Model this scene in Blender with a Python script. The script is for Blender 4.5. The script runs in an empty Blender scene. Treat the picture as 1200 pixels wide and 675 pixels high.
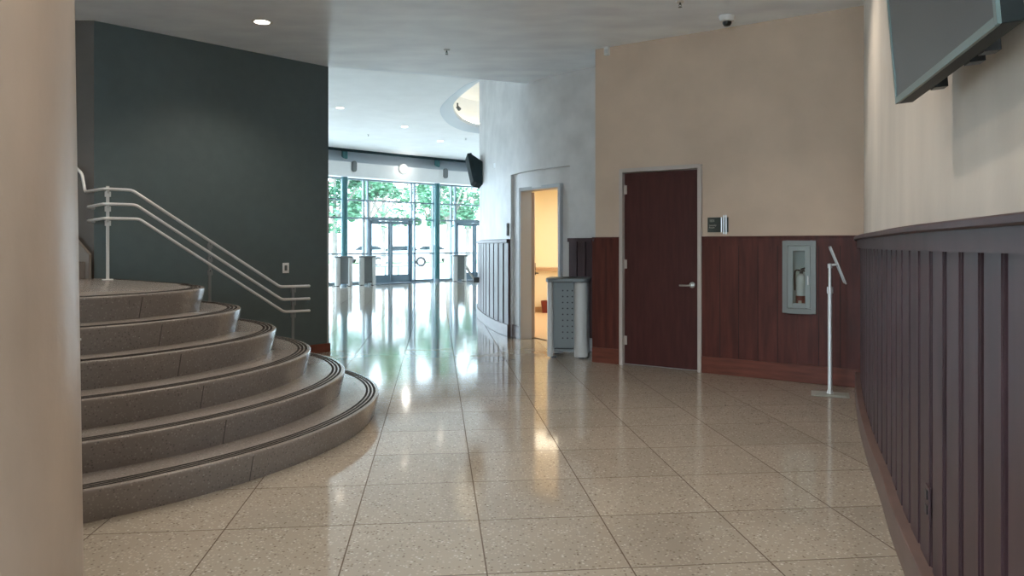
import bpy, bmesh, math, random
from mathutils import Vector, Matrix
random.seed(7)
C = bpy.context.scene
COL = C.collection
PI = math.pi
F = 880.0; H = 1.36; HY = 288.0            # focal length (px), eye height, horizon row

# ------------------------------------------------------------------ camera, sky, sun, exposure
cam_d = bpy.data.cameras.new('camera'); cam = bpy.data.objects.new('camera', cam_d); COL.objects.link(cam)
cam.location = (0, 0, H); cam.rotation_euler = (PI/2, 0, 0)
cam_d.sensor_width = 36; cam_d.lens = F/1200*36
cam_d.shift_y = -(337.5-HY)/1200
cam_d.clip_start = .05; cam_d.clip_end = 400
C.camera = cam
C.view_settings.view_transform = 'Standard'; C.view_settings.look = 'None'
C.view_settings.exposure = 1.06; C.view_settings.gamma = 1; C.view_settings.use_curve_mapping = False
W = bpy.data.worlds.new('world'); C.world = W; W.use_nodes = True
bg = W.node_tree.nodes['Background']
bg.inputs['Color'].default_value = (.74, .89, 1, 1); bg.inputs['Strength'].default_value = 5.0
sd = bpy.data.lights.new('sun', 'SUN'); sun = bpy.data.objects.new('sun', sd); COL.objects.link(sun)
sd.energy = 2.5; sd.angle = .02; sd.color = (1, .97, .9)
sun.rotation_euler = (math.radians(38), 0, math.radians(25))
C.cycles.max_bounces = 10; C.cycles.diffuse_bounces = 6; C.cycles.transparent_max_bounces = 16
C.cycles.use_denoising = True
C.cycles.sample_clamp_indirect = 6
WARM = (1, .87, .74)
DOWNLIGHT_W = 55
COVE_STRENGTH = 3.2

# ------------------------------------------------------------------ materials
def mat(name, col, rough=.6, metal=0, var=0, scale=3, stretch=(1,1,1), bump=0, bscale=40, spec=.5, emit=None, es=0, col2=None, coat=0, bstretch=(1,1,1), detail=5):
    m = bpy.data.materials.new(name); m.use_nodes = True
    nt = m.node_tree; b = nt.nodes['Principled BSDF']
    b.inputs['Base Color'].default_value = (*col, 1); b.inputs['Roughness'].default_value = rough
    b.inputs['Metallic'].default_value = metal; b.inputs['Specular IOR Level'].default_value = spec
    if coat: b.inputs['Coat Weight'].default_value = coat; b.inputs['Coat Roughness'].default_value = .12
    if emit: b.inputs['Emission Color'].default_value = (*emit, 1); b.inputs['Emission Strength'].default_value = es
    tc = nt.nodes.new('ShaderNodeTexCoord')
    def mapped(st):
        mp = nt.nodes.new('ShaderNodeMapping'); mp.inputs['Scale'].default_value = st
        nt.links.new(tc.outputs['Object'], mp.inputs['Vector']); return mp
    if var or col2:
        n = nt.nodes.new('ShaderNodeTexNoise'); n.inputs['Scale'].default_value = scale; n.inputs['Detail'].default_value = detail
        nt.links.new(mapped(stretch).outputs[0], n.inputs['Vector'])
        r = nt.nodes.new('ShaderNodeValToRGB')
        a = col; c2 = col2 or tuple(min(1, x*(1+var)) for x in col)
        if not col2: a = tuple(x*(1-var) for x in col)
        r.color_ramp.elements[0].position = .3; r.color_ramp.elements[1].position = .7
        r.color_ramp.elements[0].color = (*a, 1); r.color_ramp.elements[1].color = (*c2, 1)
        nt.links.new(n.outputs['Fac'], r.inputs[0]); nt.links.new(r.outputs[0], b.inputs['Base Color'])
    if bump:
        n = nt.nodes.new('ShaderNodeTexNoise'); n.inputs['Scale'].default_value = bscale; n.inputs['Detail'].default_value = 4
        nt.links.new(mapped(bstretch).outputs[0], n.inputs['Vector'])
        bp = nt.nodes.new('ShaderNodeBump'); bp.inputs['Strength'].default_value = bump; bp.inputs['Distance'].default_value = .01
        nt.links.new(n.outputs['Fac'], bp.inputs['Height']); nt.links.new(bp.outputs[0], b.inputs['Normal'])
    return m

def terrazzo(name, base, chips, rough, tiles=None, spec=.5, cs=70):
    """speckled polished stone; tiles=(yaw, off_u, off_v, size, joint) draws a square joint grid"""
    m = bpy.data.materials.new(name); m.use_nodes = True
    nt = m.node_tree; N = nt.nodes; L = nt.links; b = N['Principled BSDF']
    b.inputs['Roughness'].default_value = rough; b.inputs['Specular IOR Level'].default_value = spec
    tc = N.new('ShaderNodeTexCoord')
    v = N.new('ShaderNodeTexVoronoi'); v.inputs['Scale'].default_value = cs; L.new(tc.outputs['Object'], v.inputs['Vector'])
    rp = N.new('ShaderNodeValToRGB'); rp.color_ramp.interpolation = 'CONSTANT'
    els = rp.color_ramp.elements; els[0].color = (*base, 1); els[1].position = chips[0][0]; els[1].color = (*chips[0][1], 1)
    for p, c in chips[1:]:
        e = els.new(p); e.color = (*c, 1)
    sep = N.new('ShaderNodeSeparateColor'); L.new(v.outputs['Color'], sep.inputs[0]); L.new(sep.outputs[0], rp.inputs[0])
    lt = N.new('ShaderNodeMath'); lt.operation = 'LESS_THAN'; lt.inputs[1].default_value = .42; L.new(v.outputs['Distance'], lt.inputs[0])
    n = N.new('ShaderNodeTexNoise'); n.inputs['Scale'].default_value = 2.2; n.inputs['Detail'].default_value = 6; L.new(tc.outputs['Object'], n.inputs['Vector'])
    nr = N.new('ShaderNodeMapRange'); nr.inputs[3].default_value = .88; nr.inputs[4].default_value = 1.12; L.new(n.outputs['Fac'], nr.inputs[0])
    mx = N.new('ShaderNodeMix'); mx.data_type = 'RGBA'; mx.inputs[6].default_value = (*base, 1)
    L.new(lt.outputs[0], mx.inputs[0]); L.new(rp.outputs[0], mx.inputs[7])
    ml = N.new('ShaderNodeVectorMath'); ml.operation = 'SCALE'; L.new(mx.outputs[2], ml.inputs[0]); L.new(nr.outputs[0], ml.inputs['Scale'])
    out = ml.outputs[0]
    if tiles:
        yaw, ou, ov, sz, jw, jc = tiles
        mp = N.new('ShaderNodeVectorRotate'); mp.rotation_type = 'Z_AXIS'; mp.inputs['Angle'].default_value = yaw
        L.new(tc.outputs['Object'], mp.inputs['Vector'])
        sx = N.new('ShaderNodeSeparateXYZ'); L.new(mp.outputs[0], sx.inputs[0])
        cells = []
        def line(sock, off):
            a = N.new('ShaderNodeMath'); a.operation = 'SUBTRACT'; L.new(sock, a.inputs[0]); a.inputs[1].default_value = off-sz/2
            d = N.new('ShaderNodeMath'); d.operation = 'DIVIDE'; L.new(a.outputs[0], d.inputs[0]); d.inputs[1].default_value = sz
            f = N.new('ShaderNodeMath'); f.operation = 'FRACT'; L.new(d.outputs[0], f.inputs[0])
            fl = N.new('ShaderNodeMath'); fl.operation = 'SUBTRACT'; L.new(sock, fl.inputs[0]); fl.inputs[1].default_value = off
            fd = N.new('ShaderNodeMath'); fd.operation = 'DIVIDE'; L.new(fl.outputs[0], fd.inputs[0]); fd.inputs[1].default_value = sz
            ff = N.new('ShaderNodeMath'); ff.operation = 'FLOOR'; L.new(fd.outputs[0], ff.inputs[0]); cells.append(ff)
            s = N.new('ShaderNodeMath'); s.operation = 'SUBTRACT'; L.new(f.outputs[0], s.inputs[0]); s.inputs[1].default_value = .5
            ab = N.new('ShaderNodeMath'); ab.operation = 'ABSOLUTE'; L.new(s.outputs[0], ab.inputs[0])
            l = N.new('ShaderNodeMath'); l.operation = 'LESS_THAN'; L.new(ab.outputs[0], l.inputs[0]); l.inputs[1].default_value = jw/2/sz
            return l
        a = line(sx.outputs[0], ou); c = line(sx.outputs[1], ov)
        mxx = N.new('ShaderNodeMath'); mxx.operation = 'MAXIMUM'; L.new(a.outputs[0], mxx.inputs[0]); L.new(c.outputs[0], mxx.inputs[1])
        cx = N.new('ShaderNodeCombineXYZ'); L.new(cells[0].outputs[0], cx.inputs[0]); L.new(cells[1].outputs[0], cx.inputs[1])
        wn = N.new('ShaderNodeTexWhiteNoise'); wn.noise_dimensions = '2D'; L.new(cx.outputs[0], wn.inputs['Vector'])
        wr = N.new('ShaderNodeMapRange'); wr.inputs[3].default_value = .93; wr.inputs[4].default_value = 1.05; L.new(wn.outputs['Value'], wr.inputs[0])
        m2 = N.new('ShaderNodeVectorMath'); m2.operation = 'SCALE'; L.new(out, m2.inputs[0]); L.new(wr.outputs[0], m2.inputs['Scale'])
        mj = N.new('ShaderNodeMix'); mj.data_type = 'RGBA'; L.new(mxx.outputs[0], mj.inputs[0]); L.new(m2.outputs[0], mj.inputs[6]); mj.inputs[7].default_value = (*jc, 1)
        out = mj.outputs[2]
    L.new(out, b.inputs['Base Color'])
    if tiles:      # the sanded joints are matt, the stone between them is polished
        rm = N.new('ShaderNodeMapRange'); L.new(mxx.outputs[0], rm.inputs[0]); rm.inputs[3].default_value = rough; rm.inputs[4].default_value = .9; L.new(rm.outputs[0], b.inputs['Roughness'])
        sm = N.new('ShaderNodeMapRange'); L.new(mxx.outputs[0], sm.inputs[0]); sm.inputs[3].default_value = spec; sm.inputs[4].default_value = .0; L.new(sm.outputs[0], b.inputs['Specular IOR Level'])
    return m

def glass(name, tint=(.95, .98, 1), refl=.05):
    m = bpy.data.materials.new(name); m.use_nodes = True; nt = m.node_tree
    nt.nodes.remove(nt.nodes['Principled BSDF'])
    o = nt.nodes['Material Output']; t = nt.nodes.new('ShaderNodeBsdfTransparent'); t.inputs[0].default_value = (*tint, 1)
    g = nt.nodes.new('ShaderNodeBsdfGlossy'); g.inputs['Roughness'].default_value = .02
    x = nt.nodes.new('ShaderNodeMixShader'); x.inputs[0].default_value = refl
    nt.links.new(t.outputs[0], x.inputs[1]); nt.links.new(g.outputs[0], x.inputs[2]); nt.links.new(x.outputs[0], o.inputs[0])
    return m

YAW = math.atan(88/F)
m_floor = terrazzo('floor_terrazzo', (.335,.295,.24), [(.55,(.42,.375,.31)),(.80,(.20,.165,.13)),(.92,(.50,.46,.40))], .085,
                   tiles=(-YAW, .207, .057, .61, .0065, (.11,.085,.065)), spec=.6, cs=72)
m_step = terrazzo('step_terrazzo', (.20,.178,.162), [(.6,(.245,.222,.203)),(.84,(.135,.122,.113)),(.95,(.29,.27,.25))], .26, spec=.5, cs=85)
m_tan = mat('tan_plaster', (.60,.465,.355), .72, var=.07, scale=2.2, bump=.12, bscale=22)
m_cream = mat('cream_plaster', (.60,.545,.475), .55, var=.10, scale=2.5, stretch=(1,1,.35), bump=.12, bscale=20)
m_drum = mat('grey_trowelled_plaster', (.62,.605,.59), .42, var=.13, scale=2.6, bump=.2, bscale=9, bstretch=(1,1,.5))
m_col = mat('column_plaster', (.47,.385,.315), .40, var=.13, scale=3, stretch=(1,1,.35), bump=.16, bscale=14)
m_ceil = mat('ceiling_plaster', (.83,.88,.95), .34, var=.09, scale=1.6, stretch=(1,2.2,1), bump=.22, bscale=5)
m_white = mat('white_paint', (.88,.90,.91), .6, var=.03, scale=2)
m_band = mat('ring_soffit_paint', (.62,.68,.74), .5)
m_greenwall = mat('dark_green_paint', (.076,.103,.106), .45, var=.05, scale=8, bump=.05, bscale=60)
m_joint = mat('riser_joint', (.075,.066,.06), .8)
m_brownwall = mat('dark_taupe_paint', (.085,.075,.066), .55, var=.05, scale=6)
m_mahog = mat('mahogany_panel', (.088,.024,.018), .45, var=.30, scale=7, stretch=(2.5,2.5,.28), coat=.0, spec=.3)
m_mahogr = mat('red_mahogany_board', (.15,.046,.030), .42, var=.25, scale=6, stretch=(.5,.5,4), spec=.35)
m_wain = mat('dark_stained_board', (.056,.029,.033), .42, var=.25, scale=6, stretch=(2,2,.3), spec=.35)
m_groove = mat('wainscot_groove', (.012,.008,.008), .8)
m_base = mat('dark_stained_baseboard', (.135,.088,.077), .4, var=.18, scale=4, stretch=(1,1,4))
m_door = mat('mahogany_door', (.066,.020,.018), .48, spec=.3, var=.16, scale=9, stretch=(3,3,.35))
m_frame = mat('door_frame_paint', (.50,.44,.40), .45)
m_frameg = mat('grey_door_frame_paint', (.36,.37,.38), .45)
m_oak = mat('light_oak_veneer', (.36,.25,.17), .45, var=.14, scale=6, stretch=(3,3,.25))
m_steel = mat('brushed_steel', (.62,.62,.61), .30, metal=1)
m_rail = mat('satin_aluminium', (.66,.66,.65), .38, metal=.5)
m_silver = mat('silver_powder_coat', (.58,.60,.60), .45, metal=.08)
m_greymetal = mat('grey_perforated_metal', (.16,.18,.185), .5, metal=.3)
m_black = mat('black_plastic', (.012,.013,.014), .35)
m_hole = mat('perforation', (.008,.008,.01), .9)
m_tvbody = mat('charcoal_display_casing', (.016,.021,.021), .5, spec=.2)
m_fartv = mat('far_display_casing', (.028,.042,.046), .9, spec=.15)
m_spk = mat('speaker_grey', (.17,.19,.20), .7)
m_edge = mat('dark_teal_edge', (.012,.035,.045), .6, spec=.2)
m_postshade = mat('wall_shaded_post', (.24,.25,.25), .35, metal=.5)  # darker copy of the rail metal; shade and wall reflection put in its colour
m_cabf = mat('cabinet_steel', (.23,.245,.235), .42, metal=.35)
m_cabd = mat('cabinet_door_steel', (.27,.30,.29), .45, metal=.3)
m_base_plate = mat('stand_base_grey', (.33,.345,.31), .45)
m_bezel = mat('display_bezel_edge', (.13,.18,.175), .3)
m_screen = mat('display_screen_off', (.055,.055,.055), .38)
m_teal = mat('teal_column_paint', (.05,.17,.19), .4)
m_alu = mat('blue_grey_aluminium', (.20,.28,.34), .4, metal=.3)
m_mull = mat('pale_mullion_aluminium', (.20,.26,.30), .45, metal=.1)
m_plastic = mat('white_plastic', (.75,.75,.73), .4)
m_switch = mat('grey_switch', (.10,.11,.11), .5)
m_signgreen = mat('sign_green', (.035,.048,.040), .4)
m_letter = mat('sign_lettering', (.50,.50,.45), .5)
m_red = mat('extinguisher_red', (.16,.02,.016), .35)
m_cabin = mat('cabinet_interior', (.55,.58,.56), .5)
m_yellow = mat('cream_yellow_paint', (.80,.73,.56), .6)
m_rfloor = mat('warm_tile_floor', (.62,.44,.28), .3)
m_counter = mat('counter_laminate', (.42,.28,.17), .4)
m_mat = mat('entrance_mat_fibre', (.04,.06,.08), .95, bump=.4, bscale=300)
m_strip = mat('grip_strip_black', (.014,.012,.011), .9, spec=.1)
m_leaf = mat('tree_leaves', (.050,.165,.085), .7, col2=(.13,.32,.18), scale=2)
m_trunk = mat('tree_bark', (.22,.20,.17), .9, var=.2, scale=6)
m_pave = mat('outdoor_concrete', (.62,.62,.60), .8, var=.04, scale=.8)
m_lawn = mat('lawn_grass', (.12,.26,.09), .9, var=.2, scale=5)
m_car = mat('white_car_paint', (.75,.76,.78), .25, coat=.5)
m_carglass = mat('car_window_glass', (.02,.03,.035), .1)
m_tire = mat('tyre_rubber', (.02,.02,.02), .8)
def perforated(name, base, hole):
    m = mat(name, base, .5, metal=.3); nt = m.node_tree; N = nt.nodes; L = nt.links; b = N['Principled BSDF']
    tc = N.new('ShaderNodeTexCoord'); sp = N.new('ShaderNodeSeparateXYZ'); L.new(tc.outputs['Object'], sp.inputs[0])
    def mth(op, a, c=None, clamp=False):
        n = N.new('ShaderNodeMath'); n.operation = op
        for i, v in enumerate((a, c)):
            if v is None: continue
            if hasattr(v, 'type') and not isinstance(v, (int, float)): L.new(v, n.inputs[i])
            else: n.inputs[i].default_value = v
        return n.outputs[0]
    def cell(u, p): return mth('MULTIPLY', mth('SUBTRACT', mth('FRACT', mth('ADD', mth('DIVIDE', u, p), 50.5)), .5), p)
    x, y, z = sp.outputs
    u = cell(mth('ADD', x, y), .058); v = cell(mth('SUBTRACT', z, .24), .072)
    d2 = mth('ADD', mth('MULTIPLY', u, u), mth('MULTIPLY', v, v))
    h = mth('LESS_THAN', d2, .0095**2)
    w_ = mth('LESS_THAN', mth('MINIMUM', mth('ABSOLUTE', x), mth('ABSOLUTE', y)), .088)
    zz = mth('MULTIPLY', mth('GREATER_THAN', z, .2), mth('LESS_THAN', z, .85))
    f = mth('MULTIPLY', mth('MULTIPLY', h, w_), zz)
    mx = N.new('ShaderNodeMix'); mx.data_type = 'RGBA'; L.new(f, mx.inputs[0]); mx.inputs[6].default_value = (*base, 1); mx.inputs[7].default_value = (*hole, 1)
    L.new(mx.outputs[2], b.inputs['Base Color']); return m
m_perf = perforated('grey_perforated_sheet', (.17,.19,.195), (.006,.006,.008))
m_glass = glass('clear_glass')
m_cglass = glass('cabinet_glass', (.93,.96,.95), .07)
m_lamp = mat('lamp_diffuser', (1,1,1), .5, emit=(1,.86,.68), es=6)
m_lampw = mat('wall_lamp_diffuser', (1,1,1), .5, emit=(1,.96,.88), es=.8)
m_cove = mat('cove_lamp_tube', (1,1,1), .5, emit=(1,.80,.52), es=COVE_STRENGTH)
m_panel = mat('ceiling_light_panel', (1,1,1), .5, emit=(1,.90,.70), es=1.6)

# ------------------------------------------------------------------ helpers
def link(name, me, m, parent=None):
    o = bpy.data.objects.new(name, me); COL.objects.link(o)
    if m: me.materials.append(m)
    if parent: o.parent = parent
    return o
def obj(name, bm, m, parent=None, smooth=35, bevel=0, merge=True):
    if merge: bmesh.ops.remove_doubles(bm, verts=bm.verts, dist=1e-5)
    bmesh.ops.recalc_face_normals(bm, faces=bm.faces)
    me = bpy.data.meshes.new(name); bm.to_mesh(me); bm.free()
    if smooth:
        me.polygons.foreach_set('use_smooth', [True]*len(me.polygons)); me.set_sharp_from_angle(angle=math.radians(smooth))
    o = link(name, me, m, parent)
    if bevel:
        md = o.modifiers.new('bevel', 'BEVEL'); md.width = bevel; md.segments = 2; md.limit_method = 'ANGLE'; md.harden_normals = False
    return o
def tag(o, label, cat, group=None, kind=None):
    o['label'] = label; o['category'] = cat
    if group: o['group'] = group
    if kind: o['kind'] = kind
    return o
def thing(name, label, cat, loc=(0,0,0), rz=0, group=None, kind=None):
    o = bpy.data.objects.new(name, None); COL.objects.link(o); o.empty_display_size = .1
    o.location = loc; o.rotation_euler = (0,0,rz); return tag(o, label, cat, group, kind)
def struct(name, bm, m, label=None, cat=None, parent=None, **k):
    o = obj(name, bm, m, parent, **k)
    if not parent:
        o['kind'] = 'structure'
        if label: o['label'] = label; o['category'] = cat
    return o
def copy_tree(o, parent=None):
    c = o.copy(); COL.objects.link(c)
    if parent: c.parent = parent
    for ch in list(o.children): copy_tree(ch, c)
    return c
NB = bmesh.new
def box(bm, c, s, rz=0, rot=None):
    M = Matrix.Translation(c) @ (rot.to_4x4() if rot else Matrix.Rotation(rz, 4, 'Z')) @ Matrix.Diagonal((*s, 1))
    bmesh.ops.create_cube(bm, size=1, matrix=M); return bm
def cyl(bm, p0, p1, r0, r1=None, seg=20, caps=True):
    p0 = Vector(p0); p1 = Vector(p1); r1 = r0 if r1 is None else r1; d = p1-p0
    M = Matrix.Translation((p0+p1)/2) @ d.to_track_quat('Z', 'Y').to_matrix().to_4x4()
    bmesh.ops.create_cone(bm, cap_ends=caps, segments=seg, radius1=r0, radius2=r1, depth=d.length, matrix=M); return bm
def tube(bm, pts, r, seg=12, closed=False):
    pts = [Vector(p) for p in pts]; n = len(pts); rings = []; prev = None
    for i, p in enumerate(pts):
        if closed: t = (pts[(i+1) % n]-pts[i-1]).normalized()
        else: t = ((pts[min(i+1,n-1)]-pts[max(i-1,0)])).normalized()
        if prev is None:
            a = Vector((0,0,1)) if abs(t.z) < .9 else Vector((1,0,0)); u = t.cross(a).normalized()
        else: u = (prev-t*prev.dot(t)).normalized()
        prev = u; v = t.cross(u)
        rr = r[i] if isinstance(r, (list,tuple)) else r
        rings.append([bm.verts.new(p+(u*math.cos(k*2*PI/seg)+v*math.sin(k*2*PI/seg))*rr) for k in range(seg)])
    for i in range(n if closed else n-1):
        A = rings[i]; B = rings[(i+1) % n]
        for k in range(seg): bm.faces.new((A[k], A[(k+1)%seg], B[(k+1)%seg], B[k]))
    if not closed: bm.faces.new(rings[0][::-1]); bm.faces.new(rings[-1])
    return bm
def rounded(pts, rad=.05, n=5):
    """round the corners of a 3-D polyline"""
    pts = [Vector(p) for p in pts]; out = [pts[0]]
    for a, b, c in zip(pts, pts[1:], pts[2:]):
        d = min(rad, (a-b).length*.45, (c-b).length*.45)
        p = b+(a-b).normalized()*d; q = b+(c-b).normalized()*d
        for i in range(n+1):
            t = i/n; out.append(p*(1-t)**2+b*2*t*(1-t)+q*t*t)
    out.append(pts[-1]); return out
def lathe(bm, prof, seg=28, c=(0,0,0)):
    rings = []
    for r, z in prof:
        if r < 1e-6: rings.append([bm.verts.new((c[0], c[1], c[2]+z))])
        else: rings.append([bm.verts.new((c[0]+r*math.cos(k*2*PI/seg), c[1]+r*math.sin(k*2*PI/seg), c[2]+z)) for k in range(seg)])
    for A, B in zip(rings, rings[1:]):
        for k in range(seg):
            a0 = A[k % len(A)]; a1 = A[(k+1) % len(A)]; b0 = B[k % len(B)]; b1 = B[(k+1) % len(B)]
            vs = []
            for v in (a0, a1, b1, b0):
                if v not in vs: vs.append(v)
            if len(vs) > 2: bm.faces.new(vs)
    return bm
def prism(bm, poly, z0, z1):
    a = [bm.verts.new((x, y, z0)) for x, y in poly]; b = [bm.verts.new((x, y, z1)) for x, y in poly]
    bm.faces.new(a[::-1]); bm.faces.new(b); n = len(poly)
    for i in range(n): bm.faces.new((a[i], a[(i+1)%n], b[(i+1)%n], b[i]))
    return bm
def catmull(pts, n=8, closed=False):
    P = [Vector(p) for p in pts]; out = []; m = len(P)
    for i in range(m if closed else m-1):
        g = (lambda k: P[k % m]) if closed else (lambda k: P[min(max(k,0), m-1)])
        p0, p1, p2, p3 = g(i-1), g(i), g(i+1), g(i+2)
        for k in range(n):
            t = k/n
            out.append(.5*((2*p1)+(-p0+p2)*t+(2*p0-5*p1+4*p2-p3)*t*t+(-p0+3*p1-3*p2+p3)*t**3))
    if not closed: out.append(P[-1].copy())
    return out
class Path:
    """a plan curve; the side to its left is the room side"""
    def __init__(s, pts, smooth=True):
        s.p = catmull([Vector((x, y)) for x, y in pts], 10) if smooth else [Vector((x, y)) for x, y in pts]
        s.c = [0]
        for a, b in zip(s.p, s.p[1:]): s.c.append(s.c[-1]+(b-a).length)
        s.L = s.c[-1]
    def at(s, d, off=0):
        d0 = d; d = min(max(d, 0), s.L); i = 0
        while i < len(s.c)-2 and s.c[i+1] < d: i += 1
        t = (d-s.c[i])/(s.c[i+1]-s.c[i]); q = s.p[i].lerp(s.p[i+1], t)
        e = min(.02, s.L*.01)
        if len(s.p) > 2: tg = (s._r(min(d+e, s.L))-s._r(max(d-e, 0))).normalized()
        else: tg = (s.p[1]-s.p[0]).normalized()
        q = q+tg*(d0-d)
        return q+Vector((-tg.y, tg.x))*off
    def _r(s, d):
        i = 0
        while i < len(s.c)-2 and s.c[i+1] < d: i += 1
        return s.p[i].lerp(s.p[i+1], (d-s.c[i])/(s.c[i+1]-s.c[i]))
    def tang(s, d):
        e = .03; return (s._r(min(d+e, s.L))-s._r(max(d-e, 0))).normalized()
    def ang(s, d): t = s.tang(d); return math.atan2(t.y, t.x)
    def at_px(s, px, lo=0, hi=None):
        """distance along the path where the sight line of image column px meets it"""
        r = (px-600)/F; hi = s.L if hi is None else hi; best = None; n = 1500; prev = None
        for k in range(n+1):
            d = lo+(hi-lo)*k/n; q = s._r(d); f = q.x-r*q.y
            if prev is not None and f*prev <= 0 and q.y > 0: return d
            prev = f
            if best is None or abs(f) < best[0]: best = (abs(f), d)
        return best[1]
def relief(path, zb, dfun, thick, s0=0, s1=None, sb=(), step=.3, bm=None):
    """solid wall along a path: each (s, z) cell stands dfun(s, z) proud of the path, None is a hole"""
    s1 = path.L if s1 is None else s1
    S = sorted(set([s0, s1]+[x for x in sb if s0 < x < s1])); SS = [S[0]]
    for a, b in zip(S, S[1:]):
        n = max(1, int(math.ceil((b-a)/step))); SS += [a+(b-a)*(k+1)/n for k in range(n)]
    bm = bm or NB(); cache = {}
    def V(i, z, off):
        k = (i, round(z, 5), round(off, 5))
        if k not in cache:
            q = path.at(SS[i], off); cache[k] = bm.verts.new((q.x, q.y, z))
        return cache[k]
    nS = len(SS)-1; nZ = len(zb)-1
    D = [[dfun((SS[i]+SS[i+1])/2, (zb[j]+zb[j+1])/2) for j in range(nZ)] for i in range(nS)]
    def face(vs):
        try: bm.faces.new(vs)
        except ValueError: pass
    def get(i, j): return D[i][j] if 0 <= i < nS and 0 <= j < nZ else None
    for i in range(nS):
        for j in range(nZ):
            d = D[i][j]
            if d is None: continue
            a, b = zb[j], zb[j+1]
            face((V(i,a,d), V(i+1,a,d), V(i+1,b,d), V(i,b,d)))
            face((V(i,a,-thick), V(i,b,-thick), V(i+1,b,-thick), V(i+1,a,-thick)))
    for i in range(nS+1):
        for j in range(nZ):
            l, r = get(i-1,j), get(i,j)
            if l is None and r is None: continue
            x = -thick if l is None else l; y = -thick if r is None else r
            if abs(x-y) > 1e-6: face((V(i,zb[j],x), V(i,zb[j],y), V(i,zb[j+1],y), V(i,zb[j+1],x)))
    for i in range(nS):
        for j in range(nZ+1):
            l, r = get(i,j-1), get(i,j)
            if l is None and r is None: continue
            x = -thick if l is None else l; y = -thick if r is None else r
            if abs(x-y) > 1e-6: face((V(i,zb[j],x), V(i+1,zb[j],x), V(i+1,zb[j],y), V(i,zb[j],y)))
    return bm
def band(path, z0, z1, off0, off1, s0=0, s1=None, step=.2):
    """a bar of rectangular section following a path"""
    s1 = path.L if s1 is None else s1; n = max(1, int(math.ceil((s1-s0)/step))); bm = NB(); R = []
    for k in range(n+1):
        s = s0+(s1-s0)*k/n; a = path.at(s, off0); b = path.at(s, off1)
        R.append([bm.verts.new((a.x,a.y,z0)), bm.verts.new((b.x,b.y,z0)), bm.verts.new((b.x,b.y,z1)), bm.verts.new((a.x,a.y,z1))])
    for A, B in zip(R, R[1:]):
        for i in range(4): bm.faces.new((A[i], A[(i+1)%4], B[(i+1)%4], B[i]))
    bm.faces.new(R[0][::-1]); bm.faces.new(R[-1]); return bm
def text(name, body, size, m, parent, loc, rot, ext=.001):
    cu = bpy.data.curves.new(name, 'FONT'); cu.body = body; cu.size = size; cu.extrude = ext
    t = bpy.data.objects.new(name+'_tmp', cu); COL.objects.link(t)
    dg = bpy.context.evaluated_depsgraph_get(); dg.update()
    me = bpy.data.meshes.new_from_object(t.evaluated_get(dg)); bpy.data.objects.remove(t); me.materials.clear()
    o = link(name, me, m, parent); o.location = loc; o.rotation_euler = rot; return o

CZ = 3.66        # ceiling over the foyer
LZ = 4.70        # lobby ceiling
# ------------------------------------------------------------------ plan curves
RW = Path([(.33,-4),(.46,-2),(.66,-.5),(.79,.2),(1.02,1.0),(1.29,1.9),(1.44,2.4),(1.563,2.8),(1.65,3.05),(1.81,3.49),(2.03,4.05),(2.32,4.82),(2.72,5.8),(3.12,6.72),(3.34,7.2)])
TW = Path([(3.36,7.19),(.977,8.8)], False)
TR = Path([(.977,8.8),(1.07,9.64)], False)
DW = Path([(1.07,9.64),(.82,9.88),(.56,10.17),(.25,10.6),(.0,11.2),(-.2,11.85),(-.40,12.8),(-.575,14),(-.66,15.3),(-.60,17),(-.2,19),(1,21),(3.5,22.5),(7,23)])
GW = Path([(-2.36,9.65),(-4.27,7.67)], False)
BW = Path([(-4.27,7.67),(-7.2,7.60)], False)
FP = Path([(5,33.6),(1.5,31.7),(-1.33,29.7),(-3.8,27.6),(-6.2,25.3),(-10,21.3),(-14,16.2)])   # fascia over the glazing
GO = -.6                                                                                       # glazing stands .6 behind it

# ------------------------------------------------------------------ floor, ceilings, walls
bm = NB(); prism(bm, [(-15,-4.6),(9,-4.6),(9,36.5),(-15,36.5)], -.15, 0)
# cut the floor slab back to the glazing line with its own outline
bm.free(); bm = NB()
outl = [(-15,-4.6),(9,-4.6),(9,35.6)]+[tuple(FP.at(FP.L*k/24, GO-.15)) for k in range(25)]+[(-15,15)]
prism(bm, outl, -.15, 0); struct('floor', bm, m_floor, 'polished beige terrazzo floor laid in square tiles', 'floor')
bm = NB(); prism(bm, [(-8,-4.6),(3.9,-4.6),(3.9,7.6),(3.2,9.3),(1.35,11.1),(.205,10.64),(-2.36,9.65),(-2.5,9.9),(-8,9.9)], CZ, LZ+.02)
struct('ceiling', bm, m_ceil, 'grey trowelled plaster ceiling above the stairs and foyer', 'ceiling')

ring_o = catmull([Vector((x*1.031, y*1.031)) for x, y in [(-.68,14.7),(-1.19,15.84),(-1.69,17.7),(-1.73,19.5),(-1.49,20.8),(-1.0,21.6),(.6,22.8),(3,23.2),(5.5,21.5),(6.2,18.5),(5,15.3),(2.8,13.2),(.7,13.3)]], 8, True)
def ring_off(d):
    n = len(ring_o); out = []
    for i, p in enumerate(ring_o):
        t = (ring_o[(i+1)%n]-ring_o[i-1]).normalized(); nn = Vector((-t.y, t.x))
        c = Vector((2.3,18.2)); nn = nn if nn.dot(c-p) > 0 else -nn
        out.append(p+nn*d)
    return out
bm = NB()
outer = [(-15,9.55),(1.1,9.55),(3.3,9.2),(9,9.2),(9,36)]+[tuple(FP.at(FP.L*k/24, -.05)) for k in range(25)]
def loop(pts, z):
    vs = [bm.verts.new((p[0], p[1], z)) for p in pts]
    return [bm.edges.new((vs[i], vs[(i+1)%len(vs)])) for i in range(len(vs))]
es = loop(outer, LZ)+loop(ring_o, LZ)
bmesh.ops.triangle_fill(bm, edges=es, use_beauty=True)
top = bmesh.ops.extrude_face_region(bm, geom=list(bm.faces))
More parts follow.
